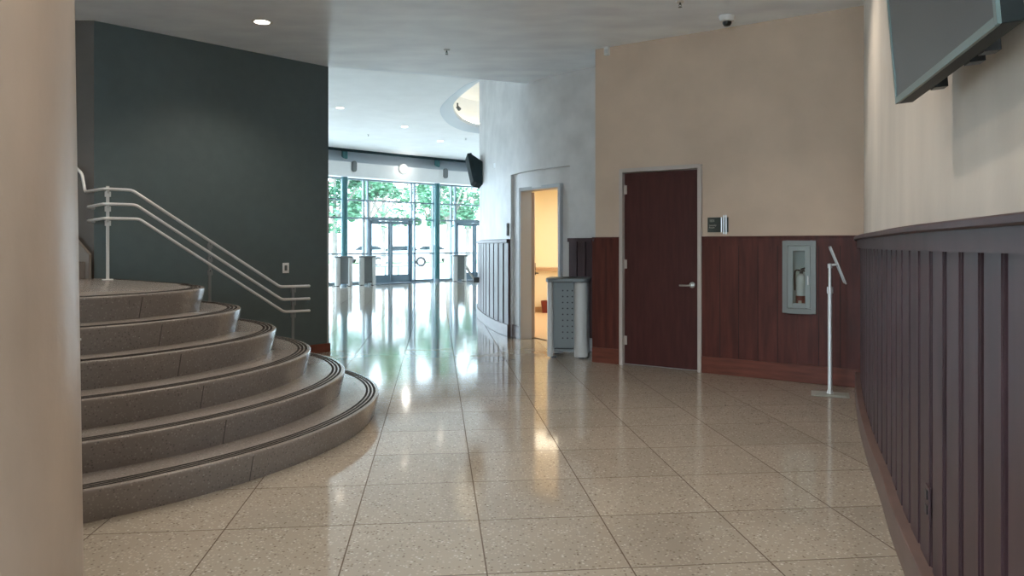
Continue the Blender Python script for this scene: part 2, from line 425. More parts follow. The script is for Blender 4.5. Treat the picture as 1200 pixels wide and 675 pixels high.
bmesh.ops.translate(bm, vec=(0,0,.1), verts=[v for v in top['geom'] if isinstance(v, bmesh.types.BMVert)])
lc = struct('ceiling', bm, m_white, 'bright white ceiling of the glazed lobby', 'ceiling')
# ring soffit, recess wall and recess roof around the drum
def loft(loops, m, name, cap=False, closed=True, **k):
    bm = NB(); R = [[bm.verts.new((p[0], p[1], z)) for p in L_] for L_, z in loops]; n = len(R[0])
    for A, B in zip(R, R[1:]):
        for i in range(n): bm.faces.new((A[i], A[(i+1)%n], B[(i+1)%n], B[i]))
    if cap: bm.faces.new(R[-1])
    return obj(name, bm, m, **k)
rg = loft([(ring_off(-.02), LZ+.12),(ring_off(0), LZ-.005),(ring_off(.05), LZ-.005),(ring_off(.32), LZ+.10),(ring_off(.32), LZ+.2),(ring_off(.02), LZ+.22)], m_band, 'trim_1')
rg['kind'] = 'structure'; rg['label'] = 'curved grey ring edge around the glowing ceiling recess'; rg['category'] = 'trim'
rc = loft([(ring_off(.0), LZ+.2),(ring_off(0), LZ+.95)], m_white, 'ceiling', cap=True)
rc['kind'] = 'structure'; rc['label'] = 'warm lit ceiling recess above the round grey wall'; rc['category'] = 'ceiling'
cv = thing('cove_light', 'warm glowing light tube hidden inside the curved ceiling recess', 'light', (0,0,0))
bm = NB(); tube(bm, [(p[0], p[1], LZ+.27) for p in ring_off(.14)], .03, 8, True); obj('light_tube', bm, m_cove, cv)
bm = NB()
ro = ring_off(.14)
bm.free()
for i in range(0, len(ro), 8): obj('mounting_clip', box(NB(), (ro[i].x, ro[i].y, LZ+.225), (.05,.05,.03)), m_plastic, cv)

# right wall: cream plaster above, dark boards below
def grooves(path, spacing, w, s0, s1, start=0):
    g = []; s = s0+start
    while s < s1: g.append(s); s += spacing
    return g
bm = relief(RW, [0, CZ], lambda s, z: -.03, .18); struct('wall_right', bm, m_cream, 'cream plaster wall on the right', 'wall')
BH = 1.34; CAPZ = 1.44
def boards(path, s0, s1, gs, gw, z0, z1, mt, name, label, depth=.022, off=0.0, hole=None):
    sb = []
    zs = [z0, z1]
    if hole: sb += [hole[0], hole[1]]; zs = sorted(zs+[z for z in hole[2:] if z0 < z < z1])
    for g in gs: sb += [g-gw/2, g+gw/2]+([g-gw/2-.010, g+gw/2+.010] if depth > .02 else [])
    def d(s, z):
        if hole and hole[0] < s < hole[1] and hole[2] < z < hole[3]: return None
        for g in gs:
            if abs(s-g) < gw/2: return off-depth
            if depth > .02 and abs(s-g) < gw/2+.010: return off-.006
        return off
    bm = relief(path, zs, d, .028-off, s0, s1, sb)
    o = struct(name, bm, mt, label, 'wainscot', smooth=25)
    # dark backs of the grooves
    bg_ = NB()
    for g in gs:
        if not (s0 < g < s1): continue
        if hole and hole[0] < g < hole[1]: continue
        n = 1; a0 = path.at(g-gw/2, off-depth+.0015); a1 = path.at(g+gw/2, off-depth+.0015)
        vs = [bg_.verts.new((a0.x,a0.y,z0)), bg_.verts.new((a1.x,a1.y,z0)), bg_.verts.new((a1.x,a1.y,z1)), bg_.verts.new((a0.x,a0.y,z1))]
        bg_.faces.new(vs)
    obj('groove', bg_, m_groove, o, smooth=0)
    return o
s28 = RW.at_px(1091, 3, RW.L)
gs = []; s = s28
while s > .3: gs.append(s); s -= .205
s = s28+.235
while s < RW.L-.05: gs.append(s); s += .235
boards(RW, 0, RW.L, gs, .038, .13, BH, m_wain, 'trim_2', 'dark stained vertical board wainscot on the right wall')
struct('trim_3', band(RW, BH, CAPZ-.03, -.02, .03), m_wain, 'dark top rail band of the right wainscot', 'trim')
struct('trim_4', band(RW, CAPZ-.03, CAPZ, -.028, .055), m_wain, 'dark wooden cap ledge of the right wainscot', 'trim', bevel=.006)
struct('baseboard_right', band(RW, 0, .15, -.025, .045), m_base, 'brown wooden baseboard along the right wall', 'baseboard', bevel=.004)

# tan wall with the closed door
du0 = TW.at_px(823.5); du1 = TW.at_px(727.5)      # outer edges of the frame (path runs right to left)
li0 = TW.at_px(818.5); li1 = TW.at_px(731.4)
DTOP = 2.235; LTOP = 2.185
CBH = (TW.at_px(957.5)+.012, TW.at_px(918)-.012, .697, 1.398)     # recess of the extinguisher cabinet
bm = relief(TW, [0, CBH[2], CBH[3], DTOP-.02, CZ], lambda s, z: None if (du0+.02 < s < du1-.02 and z < DTOP-.02) or (CBH[0] < s < CBH[1] and CBH[2] < z < CBH[3]) else 0.0, .2, -.15, TW.L, [du0+.02, du1-.02, CBH[0], CBH[1]])
struct('wall_back', bm, m_tan, 'tan plaster wall with the mahogany door', 'wall')
bm = relief(TR, [0, CZ], lambda s, z: 0.0, .15, 0, TR.L); struct('wall_return', bm, m_drum, 'short grey return wall behind the perforated bin', 'wall')
TCAP = 1.46
def plank_gs(s0, s1, n): return [s0+(s1-s0)*k/n for k in range(1, n)]
for nm, a, b, n, lab in (('trim_5', .0, du0, 8, 'mahogany plank wainscot right of the closed door'), ('trim_6', du1, TW.L+.03, 2, 'narrow mahogany wainscot left of the closed door')):
    boards(TW, a, b, plank_gs(a, b, n), .006, .17, TCAP-.10, m_mahog, nm, lab, depth=.004, off=.022, hole=CBH if nm == 'trim_5' else None)
    k = str(int(nm[-1])+2)
    struct('trim_'+k, relief(TW, [TCAP-.10, 1.398, TCAP-.02], lambda s_, z: None if (nm == 'trim_5' and CBH[0] < s_ < CBH[1] and z < 1.398) else .026, 0, a, b, [CBH[0], CBH[1]] if nm == 'trim_5' else []), m_mahog, 'mahogany top rail '+lab[-23:].strip(), 'trim')
    struct('trim_'+str(int(k)+2), band(TW, TCAP-.02, TCAP, 0, .034, a, b), m_mahog, 'thin mahogany cap '+lab[-23:].strip(), 'trim', bevel=.004)
    struct('baseboard_back', band(TW, 0, .175, 0, .034, a, b), m_mahogr, 'reddish mahogany baseboard '+lab[-23:].strip(), 'baseboard', bevel=.004)
# door 1
def TWp(s, off, z=0): q = TW.at(s, off); return (q.x, q.y, z)
ta = TW.ang(0)
d1 = thing('door_1', 'closed dark mahogany door in a pale metal frame', 'door', TWp((du0+du1)/2, 0), ta, kind='structure')
hw = (du1-du0)/2; fw = .042
bm = NB(); box(bm, (-(hw-fw/2),-.04+0,DTOP/2), (fw,.17,DTOP)); box(bm, (hw-fw/2,-.04,DTOP/2), (fw,.17,DTOP)); box(bm, (0,-.04,DTOP-fw/2), (2*hw-2*fw,.17,fw))
# local +x runs right-to-left in the picture, local +y faces the room
for v in bm.verts: v.co.y = v.co.y
obj('door_frame', bm, m_frame, d1, bevel=.004)
bm = NB()
for sx in (-1,1): box(bm, (sx*(hw-fw-.006),-.075,1.1), (.05,.03,2.2))
box(bm, (0,-.075,LTOP), (2*hw-2*fw,.03,.05)); box(bm, (0,-.075,.006), (2*hw-2*fw,.05,.02)); obj('door_stop', bm, m_frame, d1)
lw = 2*(hw-fw)-.008
bm = NB(); box(bm, (0,-.03,LTOP/2+.008), (lw,.045,LTOP-.016)); dl = obj('door_leaf', bm, m_door, d1, bevel=.003)
hx = -(hw-fw)+.075; hz = H-(334-HY)/F*8.15
bm = NB(); cyl(bm, (hx,-.009,hz), (hx,.006,hz), .034, .032, 28); cyl(bm, (hx,0,hz), (hx,.05,hz), .012, seg=16)
tube(bm, rounded([(hx,.05,hz-.003),(hx+.03,.055,hz-.004),(hx+.125,.050,hz-.006)], .02), .0105, 12)
obj('lever_handle', bm, m_steel, dl)
for z in (2.0, 1.15, .28):
    bm = NB(); cyl(bm, (lw/2+.003,-.004,z-.055), (lw/2+.003,-.004,z+.055), .008, seg=12); box(bm, (lw/2-.015,-.0065,z), (.03,.003,.1)); obj('hinge', bm, m_frame, dl)

# drum wall with the portal recess and open doorway
sp0 = DW.at_px(668, 0, 3); sp1 = DW.at_px(598.6, 0, 4)
so0 = DW.at_px(657, 0, 3); so1 = DW.at_px(607.8, 0, 4)
PZ = 2.42; OZ = 2.20
def dd(s, z):
    if so0+.02 < s < so1-.02 and z < OZ-.02: return None
    if sp0 < s < sp1 and z < PZ: return -.045
    return 0.0
bm = relief(DW, [0, OZ-.02, PZ, CZ+.3], dd, .2, 0, sp1+.6, [sp0, sp1, so0+.02, so1-.02], step=.12)
relief(DW, [0, 5.7], lambda s, z: 0.0, .2, sp1+.6, None, step=.25, bm=bm)
struct('wall_drum', bm, m_drum, 'curved grey trowelled plaster wall around the open doorway', 'wall')
# wainscot left of the portal (faces the glazing)
sL1 = DW.at_px(562.2, 3, 8)
gpx = [592.5, 586.5, 581, 576, 572, 568.8, 566, 564]
gd = [DW.at_px(p, 0, sL1+.3) for p in gpx]
sE = sp1+7.5
g_ = gd[-1]+.75
while g_ < sE: gd.append(g_); g_ += .3
boards(DW, sp1+.02, sE, gd, .055, .17, TCAP-.06, m_wain, 'trim_11', 'dark board wainscot on the curved wall left of the doorway', depth=.03, off=.035)
struct('trim_12', band(DW, TCAP-.06, TCAP, 0, .06, sp1+.02, sE), m_wain, 'cap rail of the curved wainscot left of the doorway', 'trim', bevel=.006)
struct('baseboard_drum', band(DW, 0, .18, 0, .055, sp1-.0, sE), m_base, 'baseboard curving along the round wall', 'baseboard', bevel=.004)
struct('baseboard_portal', band(DW, 0, .18, -.045, -.02, so1+.0, sp1-.005), m_base, 'short baseboard beside the open doorway', 'baseboard')
# wainscot in the corner behind the bin
gsr = [sp0*.33, sp0*.66]
boards(DW, 0.03, sp0, gsr, .02, .17, TCAP-.05, m_wain, 'trim_13', 'dark board wainscot in the corner behind the perforated bin', depth=.014, off=.02)
struct('trim_14', band(DW, TCAP-.05, TCAP, 0, .05, .03, sp0), m_wain, 'cap rail in the corner behind the perforated bin', 'trim')
boards(TR, 0.0, TR.L, [TR.L*.5], .02, .17, TCAP-.05, m_wain, 'trim_15', 'dark board wainscot on the short return wall', depth=.014, off=.02)
struct('trim_16', band(TR, TCAP-.05, TCAP, 0, .03, -.02, TR.L-.02), m_wain, 'cap rail on the short return wall', 'trim')
# door 2: grey frame, oak leaf swung into the yellow room
q0 = DW.at(so0, -.045); q1 = DW.at(so1, -.045); mid = (q0+q1)/2; ow = (q1-q0).length; oa = math.atan2(q1.y-q0.y, q1.x-q0.x)
d2 = thing('door_2', 'open light oak door in a grey frame leading to the yellow room', 'door', (mid.x, mid.y, 0), oa, kind='structure')
fo = .05; ff = .035
bm = NB()
for sx in (-1, 1): box(bm, (sx*(ow/2-fo/2), -.05+.012+ff/2-.03, OZ/2), (fo, .20, OZ))
box(bm, (0, -.05+.012+ff/2-.03, OZ-fo/2), (ow-2*fo, .20, fo)); obj('door_frame', bm, m_frameg, d2, bevel=.004)
hgx, hgy = ow/2-fo-.01, -.16
tgt = Vector((.352, 12.12)); hg_w = Vector((mid.x, mid.y))+Vector((math.cos(oa)*hgx-math.sin(oa)*hgy, math.sin(oa)*hgx+math.cos(oa)*hgy))
la = math.atan2(tgt.y-hg_w.y, tgt.x-hg_w.x)-oa
bm = NB(); box(bm, (.45,0,1.075), (.90,.045,2.13)); lf = obj('door_leaf', bm, m_oak, d2, bevel=.003); lf.location = (hgx, hgy, 0); lf.rotation_euler = (0,0,la)
bm = NB()
for sy in (-1, 1):
    cyl(bm, (.83,0,.93), (.83,sy*.035,.93), .03, seg=20); cyl(bm, (.83,sy*.03,.93), (.83,sy*.075,.93), .01, seg=12); tube(bm, [(.83,sy*.072,.93),(.71,sy*.068,.93)], .01, 10)
    box(bm, (.84,sy*.026,1.03), (.05,.012,.12))
obj('lever_handle', bm, m_black, lf)

# room behind the open door
YR = [(.62,10.45),(2.6,10.6),(3.3,17.0),(-.2,17.0),(-.15,12.8),(.17,11.4)]
bm = NB(); prism(bm, [(-.28,12.2),(.22,11.30),(.75,10.25),(3.4,10.7),(3.9,18),(-.4,18)], .0, .012); struct('floor', bm, m_rfloor, 'warm tan floor of the yellow room', 'floor')
bm = NB(); prism(bm, [(-.30,12.2),(.15,11.35),(.70,10.35),(3.4,10.7),(3.9,17.2),(-.4,17.2)], 2.62, 2.7); struct('ceiling', bm, m_white, 'white ceiling of the yellow room', 'ceiling')
bm = NB(); box(bm, (1.5,17.1,1.31), (4.2,.1,2.62)); struct('wall_room_back', bm, m_yellow, 'yellow far wall seen through the open doorway', 'wall')
YP = Path([(.82,10.22),(2.9,10.3),(3.4,10.7),(3.4,17.02),(-.25,17.02),(-.25,12.9),(-.03,11.56)], False)
bm = relief(YP, [0, 2.62], lambda s, z: 0.0, .04, step=50, sb=YP.c[1:-1]); struct('wall_room', bm, m_yellow, 'cream yellow walls of the small room', 'wall')
bm = NB(); box(bm, (.42,16.95,1.31), (.30,.3,2.62)); struct('wall_room_pier', bm, m_yellow, 'yellow pier in the corner of the small room', 'wall')
ct = thing('reception_counter', 'low wooden counter along the far yellow wall through the doorway', 'counter', (1.2,15.6,.012))
bm = NB(); box(bm, (0,0,.42), (2.4,.5,.84)); obj('counter_body', bm, m_yellow, ct, bevel=.004)
bm = NB(); box(bm, (0,-.05,.87), (2.5,.66,.06)); obj('countertop', bm, m_counter, ct, bevel=.006)
bm = NB(); box(bm, (0,-.253,.05), (2.38,.01,.1)); obj('kick_board', bm, m_counter, ct)
pn = thing('ceiling_light_panel', 'glowing ceiling panel in the yellow room beyond the open door', 'light', (.75,15.2,2.62))
bm = NB(); box(bm, (0,0,-.012), (.62,1.22,.024)); obj('light_frame', bm, m_white, pn)
bm = NB(); box(bm, (0,0,-.027), (.56,1.16,.006)); obj('diffuser', bm, m_panel, pn)
pn2 = copy_tree(pn); pn2.location = (2.3,12.9,2.62); pn2['label'] = 'added ceiling panel hidden behind the grey wall to light the yellow room'; pn3 = copy_tree(pn); pn3.location = (2.5,15.4,2.62); pn3['label'] = 'added unseen ceiling panel lighting the yellow room from its far right'
for p_ in (pn2, pn3):  # panels added out of sight to carry the yellow room's light
    ld = bpy.data.lights.new('hidden_panel_light', 'AREA'); ld.energy = 34; ld.size = .6; ld.color = (1,.90,.74); lo = bpy.data.objects.new('hidden_panel_light', ld); COL.objects.link(lo); lo.parent = p_; lo.location = (0,0,-.04)
rb = thing('waste_basket', 'small dark red basket on the floor under the far counter', 'basket', (.70,15.15,.012))
bm = NB(); lathe(bm, [(0,0),(.09,0),(.12,.24),(.11,.24),(.085,.01),(0,.01)]); obj('basket_body', bm, m_red, rb)

# green stair wall and the taupe wall beside it
bm = relief(GW, [0, CZ], lambda s, z: 0.0, .22); struct('wall_green', bm, m_greenwall, 'dark green painted wall behind the stairs', 'wall')
bm = relief(BW, [0, CZ], lambda s, z: -.0, .22, 0.0); struct('wall_stair', bm, m_brownwall, 'dark taupe wall beside the upper stairs', 'wall')
bm = band(GW, 0, .11, 0, .02, -.02, .9); struct('baseboard_green', bm, m_mahogr, 'reddish brown baseboard at the end of the green wall', 'baseboard')
bm = band(GW, .11, 2.2, -.0, .006, -.006, .02); struct('trim_17', bm, m_frameg, 'thin metal corner guard at the end of the green wall', 'trim')
# shell behind the camera and around the lobby
bm = NB(); box(bm, (-3.4,-4.1,CZ-.18), (8,.2,.36)); box(bm, (-3.4,-4.1,.05), (8,.2,.1)); box(bm, (-6.9,-4.1,CZ/2), (.6,.2,CZ)); struct('wall_rear', bm, m_cream, 'rear wall holding the added windows behind the viewer', 'wall')
for i in range(4):  # unseen windows added behind the camera as cool daylight fill
    w_ = thing('window_%d' % (51+i), 'added unseen window behind the viewer for soft daylight', 'window', (-5.7+i*1.78,-4.1,.1), 0, kind='structure')
    bm = NB()
    for sx in (-1,1): box(bm, (sx*.87,0,1.6), (.04,.1,3.2))
    for z in (.025,1.05,3.175): box(bm, (0,0,z), (1.70,.1,.05))
    obj('window_frame', bm, m_mull, w_, smooth=0)
    bm = NB(); box(bm, (0,0,1.6), (1.70,.012,3.12)); obj('pane', bm, m_glass, w_, smooth=0)
bm = NB(); box(bm, (-7.1,1.8,CZ/2), (.2,11.8,CZ)); struct('wall_left', bm, m_tan, 'wall at the far left', 'wall')
bm = NB(); box(bm, (-8.75,9.95,LZ/2), (12.5,.2,LZ)); struct('wall_lobby_left', bm, m_white, 'white lobby wall behind the green wall', 'wall')
bm = NB(); box(bm, (-14.4,13,LZ/2), (.2,6.6,LZ)); struct('wall_lobby_side', bm, m_white, 'white side wall of the lobby', 'wall')

struct('wall_lobby_right', relief(Path([(5.2,34.6),(7,29),(7,22.7)], False), [0, LZ], lambda s, z: 0.0, .15, step=50, sb=[Path([(5.2,34.6),(7,29),(7,22.7)], False).c[1]]), m_white, 'white right wall of the lobby hidden behind the round wall', 'wall')
# ------------------------------------------------------------------ curved stairs
RH = .171; CX, CY = -3.85, 5.8
cs = thing('curved_staircase', 'six curved terrazzo steps with black grip lines rising left of the foyer', 'stairs', (0,0,0))
def wall_y(x): return 7.67+(x+4.27)*(9.65-7.67)/(-2.36+4.27)
def step_curve(R, k):
    s = R-.36; pts = [(-6.9, CY-R)]
    n = 30
    for i in range(n+1):
        a = -PI/2+PI/2*i/n; pts.append((CX+R*math.cos(a), CY+R*math.sin(a)))
    te = math.atan2(s, .86*R)
    for i in range(1, 13):
        a = te*i/12; pts.append((CX+R*math.cos(a), CY+s*math.sin(a)))
    x, y = pts[-1]
    if k == 6:
        pts += [(-2.80+(R-1.415)*.6,6.56),(-3.32,7.0+(R-1.415)*.5)]; e = (-4.02, 7.60+(R-1.415)*.4)
    else:
        t = 0
        while y+.65*t < wall_y(x-.76*t)-.03 and t < 5: t += .01
        e = (x-.76*t, y+.65*t)
    pts.append(e)
    return pts
def step_poly(R, k):
    p = step_curve(R, k); tail = [(-4.26, 7.64), (-6.9, 7.57)]
    if p[-1][0] > -4.2: tail = [(-4.22,7.68)]+tail
    return p+tail
def solve_px(R, k, px):
    best = None
    c = step_curve(R, k)
    for a, b in zip(c, c[1:34]):
        for t in range(10):
            x = a[0]+(b[0]-a[0])*t/10; y = a[1]+(b[1]-a[1])*t/10
            e = abs(600+F*x/y-px)
            if best is None or e < best[0]: best = (e, x, y, math.atan2(y-CY, x-CX))
    return best
JPX = [295, 264, 237, 210.7, 188.5, 165.5]
for k in range(1, 7):
    R = 2.79-.275*(k-1); z0 = RH*(k-1); z1 = RH*k
    bm = NB(); rings = []
    for dr, z in ((-.035, z0), (0, z1-.022), (0, z1-.008), (-.003, z1-.002), (-.009, z1)):
        rings.append([bm.verts.new((x, y, z)) for x, y in step_poly(R+dr, k)])
    n = len(rings[0])
    for A, B in zip(rings, rings[1:]):
        for i in range(n): bm.faces.new((A[i], A[(i+1)%n], B[(i+1)%n], B[i]))
    bm.faces.new(rings[-1]); bm.faces.new(rings[0][::-1])
    bmesh.ops.triangulate(bm, faces=[f for f in bm.faces if len(f.verts) > 4])
    st = obj('step', bm, m_step, cs, smooth=50)
    for a in (.028, .058, .088):
        A = step_curve(R-a, k); B = step_curve(R-a-.017, k)
        bm = NB(); RR = [[bm.verts.new((A[i][0],A[i][1],z1-.001)), bm.verts.new((A[i][0],A[i][1],z1+.0015)), bm.verts.new((B[i][0],B[i][1],z1+.0015)), bm.verts.new((B[i][0],B[i][1],z1-.001))] for i in range(len(A))]
        for P, Q in zip(RR, RR[1:]):
            for i in range(4): bm.faces.new((P[i], P[(i+1)%4], Q[(i+1)%4], Q[i]))
        bm.faces.new(RR[0]); bm.faces.new(RR[-1][::-1])
        obj('grip_strip', bm, m_strip, st, smooth=0)
    e, x, y, a = solve_px(R-.015, k, JPX[k-1])
    bm = NB(); t0 = (-math.sin(a), math.cos(a)); w = .0022
    r0 = R-.033; r1 = R+.0015; cx = CX; cy = CY
    vs = []
    for rr, z in ((r0, z0+.002), (r1, z1-.022)):
        for sgn in (-1, 1): vs.append(bm.verts.new((cx+rr*math.cos(a)+sgn*w*t0[0], cy+rr*math.sin(a)+sgn*w*t0[1], z)))
        for sgn in (1, -1): vs.append(bm.verts.new((cx+(rr-.02)*math.cos(a)+sgn*w*t0[0], cy+(rr-.02)*math.sin(a)+sgn*w*t0[1], z)))
    for i in range(4): bm.faces.new((vs[i], vs[(i+1)%4], vs[4+(i+1)%4], vs[4+i]))
    bm.faces.new(vs[:4]); bm.faces.new(vs[4:])
    obj('joint', bm, m_joint, st, smooth=0)
# upper flight that climbs away to the left
uf = thing('upper_stair_flight', 'dark stair flight climbing left from the top landing behind the column', 'stairs', (0,0,RH*6+.002))
for k in range(6):
    bm = NB(); box(bm, (-4.29-.275*k-1.0+.0-(0), 6.9, RH*(k+.5)), (2.0 if k < 1 else 2.0-.275*k*0, 1.3, RH))
    for v in bm.verts: v.co.x = max(v.co.x, -6.85)
    obj('step', bm, m_step, uf, bevel=.004)
bm = NB(); y0, y1 = 7.555, 7.598; prof = [(-4.255,0),(-4.255,.245),(-4.42,.44),(-6.8,2.1),(-6.8,0)]
a = [bm.verts.new((x,y0,z)) for x,z in prof]; b = [bm.verts.new((x,y1-.0,z)) for x,z in prof]
bm.faces.new(a); bm.faces.new(b[::-1])
for i in range(5): bm.faces.new((a[i], b[i], b[(i+1)%5], a[(i+1)%5]))
obj('skirt_board', bm, mat('skirt_board_paint', (.19,.17,.15), .5), uf)

# handrail
hr = thing('stair_handrail', 'three-pipe satin metal handrail on posts beside the green wall', 'handrail', (0,0,0))
def RP(t, z, dx=0, dy=0): return (-3.87+1.46*t+dx, 7.2+1.1*t+dy, z)
zt = [1.901, 1.760, 1.622]; zb_ = [.912, .770, .635]
rr_ = .0148
for i in range(3):
    hi, lo = zt[i], zb_[i]
    b1 = .1136+.028*i*.6; b2 = .914+.012*i
    p = [RP(b1, hi), RP(b2, lo), RP(1.094, lo-.002)]
    if i == 0: p = [(-4.62,7.56,2.36),(-4.33,7.56,2.09),(-4.28,7.53,1.90),RP(-.02,hi+.003)]+p
    else: p = [(-4.245,7.62,hi-.02),(-4.22,7.47,hi-.015),RP(-.02,hi)]+p
    bm = NB(); tube(bm, rounded(p, .035, 5), rr_, 14); r_ = obj('rail', bm, m_rail, hr, smooth=60)
    e = RP(1.094, lo-.002); bm = NB(); bmesh.ops.create_uvsphere(bm, u_segments=16, v_segments=8, radius=.0158, matrix=Matrix.Translation(e)); obj('end_cap', bm, m_rail, r_)
pa = math.atan2(1.1, 1.46)
for t, zl, zt_ in ((0, RH*6+.002, 1.935), (.5165, .345, 1.395), (1.0026, 0, .90)):
    x, y, _ = RP(t, 0); nx, ny = math.sin(pa)*.04, -math.cos(pa)*.04       # room side of the post
    x -= nx; y -= ny
    bm = NB(); box(bm, (x,y,(zl+zt_)/2), (.028,.014,zt_-zl), pa); box(bm, (x,y,zl+.006), (.09,.07,.012), pa)
    pm = m_rail if t == 0 else m_postshade  # posts before the dark wall get the metal with shade in its colour
    post = obj('post', bm, pm, hr, bevel=.002)
    for i in range(3):
        zz = (zt[i] if t == 0 else (zb_[i] if t > .9 else zt[i]+(zb_[i]-zt[i])*(t-.1136)/.8))
        bm = NB(); box(bm, (x+nx*.2,y+ny*.2,zz-.045), (.05,.03,.05), pa); cyl(bm, (x+nx*.2,y+ny*.2,zz-.045), (x+nx,y+ny,zz-.012), .007, seg=10)
        obj('rail_bracket', bm, pm, post)

# ------------------------------------------------------------------ round plaster column near the viewer
pc = thing('plaster_column', 'broad tan plaster column at the left edge of the view', 'column', (-2.364,2.3,0))
bm = NB(); cyl(bm, (0,0,0), (0,0,CZ), .9165, .8665, 160); obj('column_shaft', bm, m_col, pc)
qx = 2.1; bm = NB(); cyl(bm, (.784,.44,1.018), (.7905,.4435,1.018), .005, .004, 14); obj('wall_peg', bm, m_plastic, pc)

# ------------------------------------------------------------------ glazed front
GP = Path([tuple(FP.at(FP.L*k/40, GO)) for k in range(41)], True)
GTOP = 3.75
fas = band(FP, GTOP, 4.25, -.62, 0, .5, FP.L-.2, .5); struct('trim_18', fas, m_white, 'curved white fascia above the glazed entrance', 'trim')
bm = NB(); n = 40; R = []
for k in range(n+1):
    s = .5+(FP.L-.7)*k/n; a = FP.at(s, -.03); b = FP.at(s, -.85); c = FP.at(s, -.95)
    R.append([bm.verts.new((a.x,a.y,4.26)), bm.verts.new((b.x,b.y,4.80)), bm.verts.new((c.x,c.y,4.26))])
for A, B in zip(R, R[1:]):
    for i in range(3): bm.faces.new((A[i], A[(i+1)%3], B[(i+1)%3], B[i]))
struct('trim_19', bm, m_band, 'sloping blue-grey soffit between fascia and lobby ceiling', 'trim')
struct('trim_20', band(FP, 4.61, 4.74, -.06, -.0, .5, FP.L-.2, .5), m_edge, 'thin dark teal edge strip of the lobby ceiling', 'trim')
bm = relief(FP, [4.8, 5.0], lambda s, z: -.0, 1.3, .5, FP.L-.2, step=.6); struct('roof_edge', bm, m_white, 'roof edge above the glazing', 'roof')
for i, px in enumerate((409.7, 517.8)):
    s = FP.at_px(px); q = FP.at(s, -.3); r = (px-600)/F
    lab = ('left teal round column before the glazing, between two bins', 'right teal round column before the glazing, between two double doors')[i]
    t_ = thing('teal_column', lab, 'column', (q.x+.0, q.y, 0), 0, 'teal lobby columns')
    bm = NB(); cyl(bm, (0,0,.012), (0,0,4.69), .108, seg=32); obj('column_shaft', bm, m_teal, t_)
    bm = NB(); cyl(bm, (0,0,0), (0,0,.10), .135, .125, seg=32); obj('column_base', bm, m_alu, t_)
ZR = [2.985, 2.345, 1.07]
# vertical mullions by image column
vpx = [382, 401.5, 426, 430.6, 482.3, 485.5, 507.5, 528.5, 533.4]
vs_ = sorted([GP.at_px(p) for p in vpx]+[GP.at_px(590-0)-2.2, GP.at_px(362), GP.at_px(345)])
dA = (GP.at_px(431.5), GP.at_px(482)); dB0 = GP.at_px(533.5); dB = (dB0, dB0-(dA[0]-dA[1]) if dA[0] > dA[1] else dB0)
allv = sorted(set([.6, 2.4]+[dB[1]]+vs_+[GP.at_px(345)+k*1.6 for k in range(1, 12) if GP.at_px(345)+k*1.6 < GP.L-.4]))
doors_rng = [(min(dA), max(dA)), (min(dB), max(dB))]
def mull(bm, s, z0, z1, w=.055, d=.12):
    q = GP.at(s); box(bm, (q.x, q.y, (z0+z1)/2), (w, d, z1-z0), GP.ang(s))
nwin = 0; done = []
for a, b in zip(allv, allv[1:]):
    if b-a < .06: continue
    mid_ = (a+b)/2; isd = any(lo-.03 < mid_ < hi+.03 for lo, hi in doors_rng)
    qa, qb = GP.at(a), GP.at(b); c = (qa+qb)/2; L_ = (qb-qa).length; an = math.atan2(qb.y-qa.y, qb.x-qa.x)
    nwin += 1
    w_ = thing('window_%d' % nwin, 'glazed bay %s' % ('above a double door' if isd else 'of the curved lobby front'), 'window', (c.x, c.y, 0), an, kind='structure')
    zlo = ZR[1] if isd else .0
    bm = NB(); mw = .05
    for sx in (-1, 1): box(bm, (sx*(L_/2-mw/4), 0, (zlo+GTOP)/2), (mw/2, .11, GTOP-zlo))
    for z in ([ZR[1]+.03, ZR[0], GTOP-.025] if isd else [.04, ZR[2], ZR[1], ZR[0], GTOP-.025]):
        box(bm, (0,0,z), (L_, .09, .05 if z > .1 else .08))
    obj('window_frame', bm, m_mull, w_, smooth=0)
    bm = NB(); box(bm, (0,0,(zlo+GTOP)/2), (L_-.02, .012, GTOP-zlo-.04)); obj('pane', bm, m_glass, w_, smooth=0)
for di, (lo, hi) in enumerate(doors_rng):
    qa, qb = GP.at(lo), GP.at(hi); c = (qa+qb)/2; L_ = (qb-qa).length; an = math.atan2(qb.y-qa.y, qb.x-qa.x)
    d_ = thing('door_%d' % (3+di), ('left glazed double entrance door', 'right glazed double entrance door partly behind the round wall')[di], 'door', (c.x, c.y, 0), an, kind='structure')
    bm = NB()
    for sx in (-1, 1): box(bm, (sx*(L_/2-.03),0,1.17), (.06,.14,2.34))
    box(bm, (0,0,2.31), (L_,.14,.07)); obj('door_frame', bm, m_alu, d_, bevel=.003)
    for sx in (-1, 1):
        w = L_/2-.07; x0 = sx*(w/2+.008)
        bm = NB()
        for s2 in (-1, 1): box(bm, (x0+s2*(w/2-.045),0,1.14), (.09,.045,2.26))
        box(bm, (x0,0,2.21), (w,.045,.11)); box(bm, (x0,0,.15), (w,.045,.28)); box(bm, (x0,0,ZR[2]), (w-.1,.035,.05))
        lf_ = obj('door_leaf', bm, m_alu, d_, bevel=.003)
        bm = NB(); box(bm, (x0,0,1.2), (w-.1,.01,2.0)); obj('pane', bm, m_glass, lf_, smooth=0)
        bm = NB(); tube(bm, [(x0-w/2+.06,.06,1.0),(x0+w/2-.06,.06,1.0)], .014, 10); obj('push_bar', bm, m_alu, lf_)
        bm = NB(); box(bm, (x0+sx*(w/2-.18),.06,2.235), (.30,.06,.075)); tube(bm, [(x0+sx*(w/2-.2),.09,2.235),(x0+sx*(w/2-.42),.13,2.25)], .012, 8); obj('door_closer', bm, m_alu, lf_, bevel=.004)

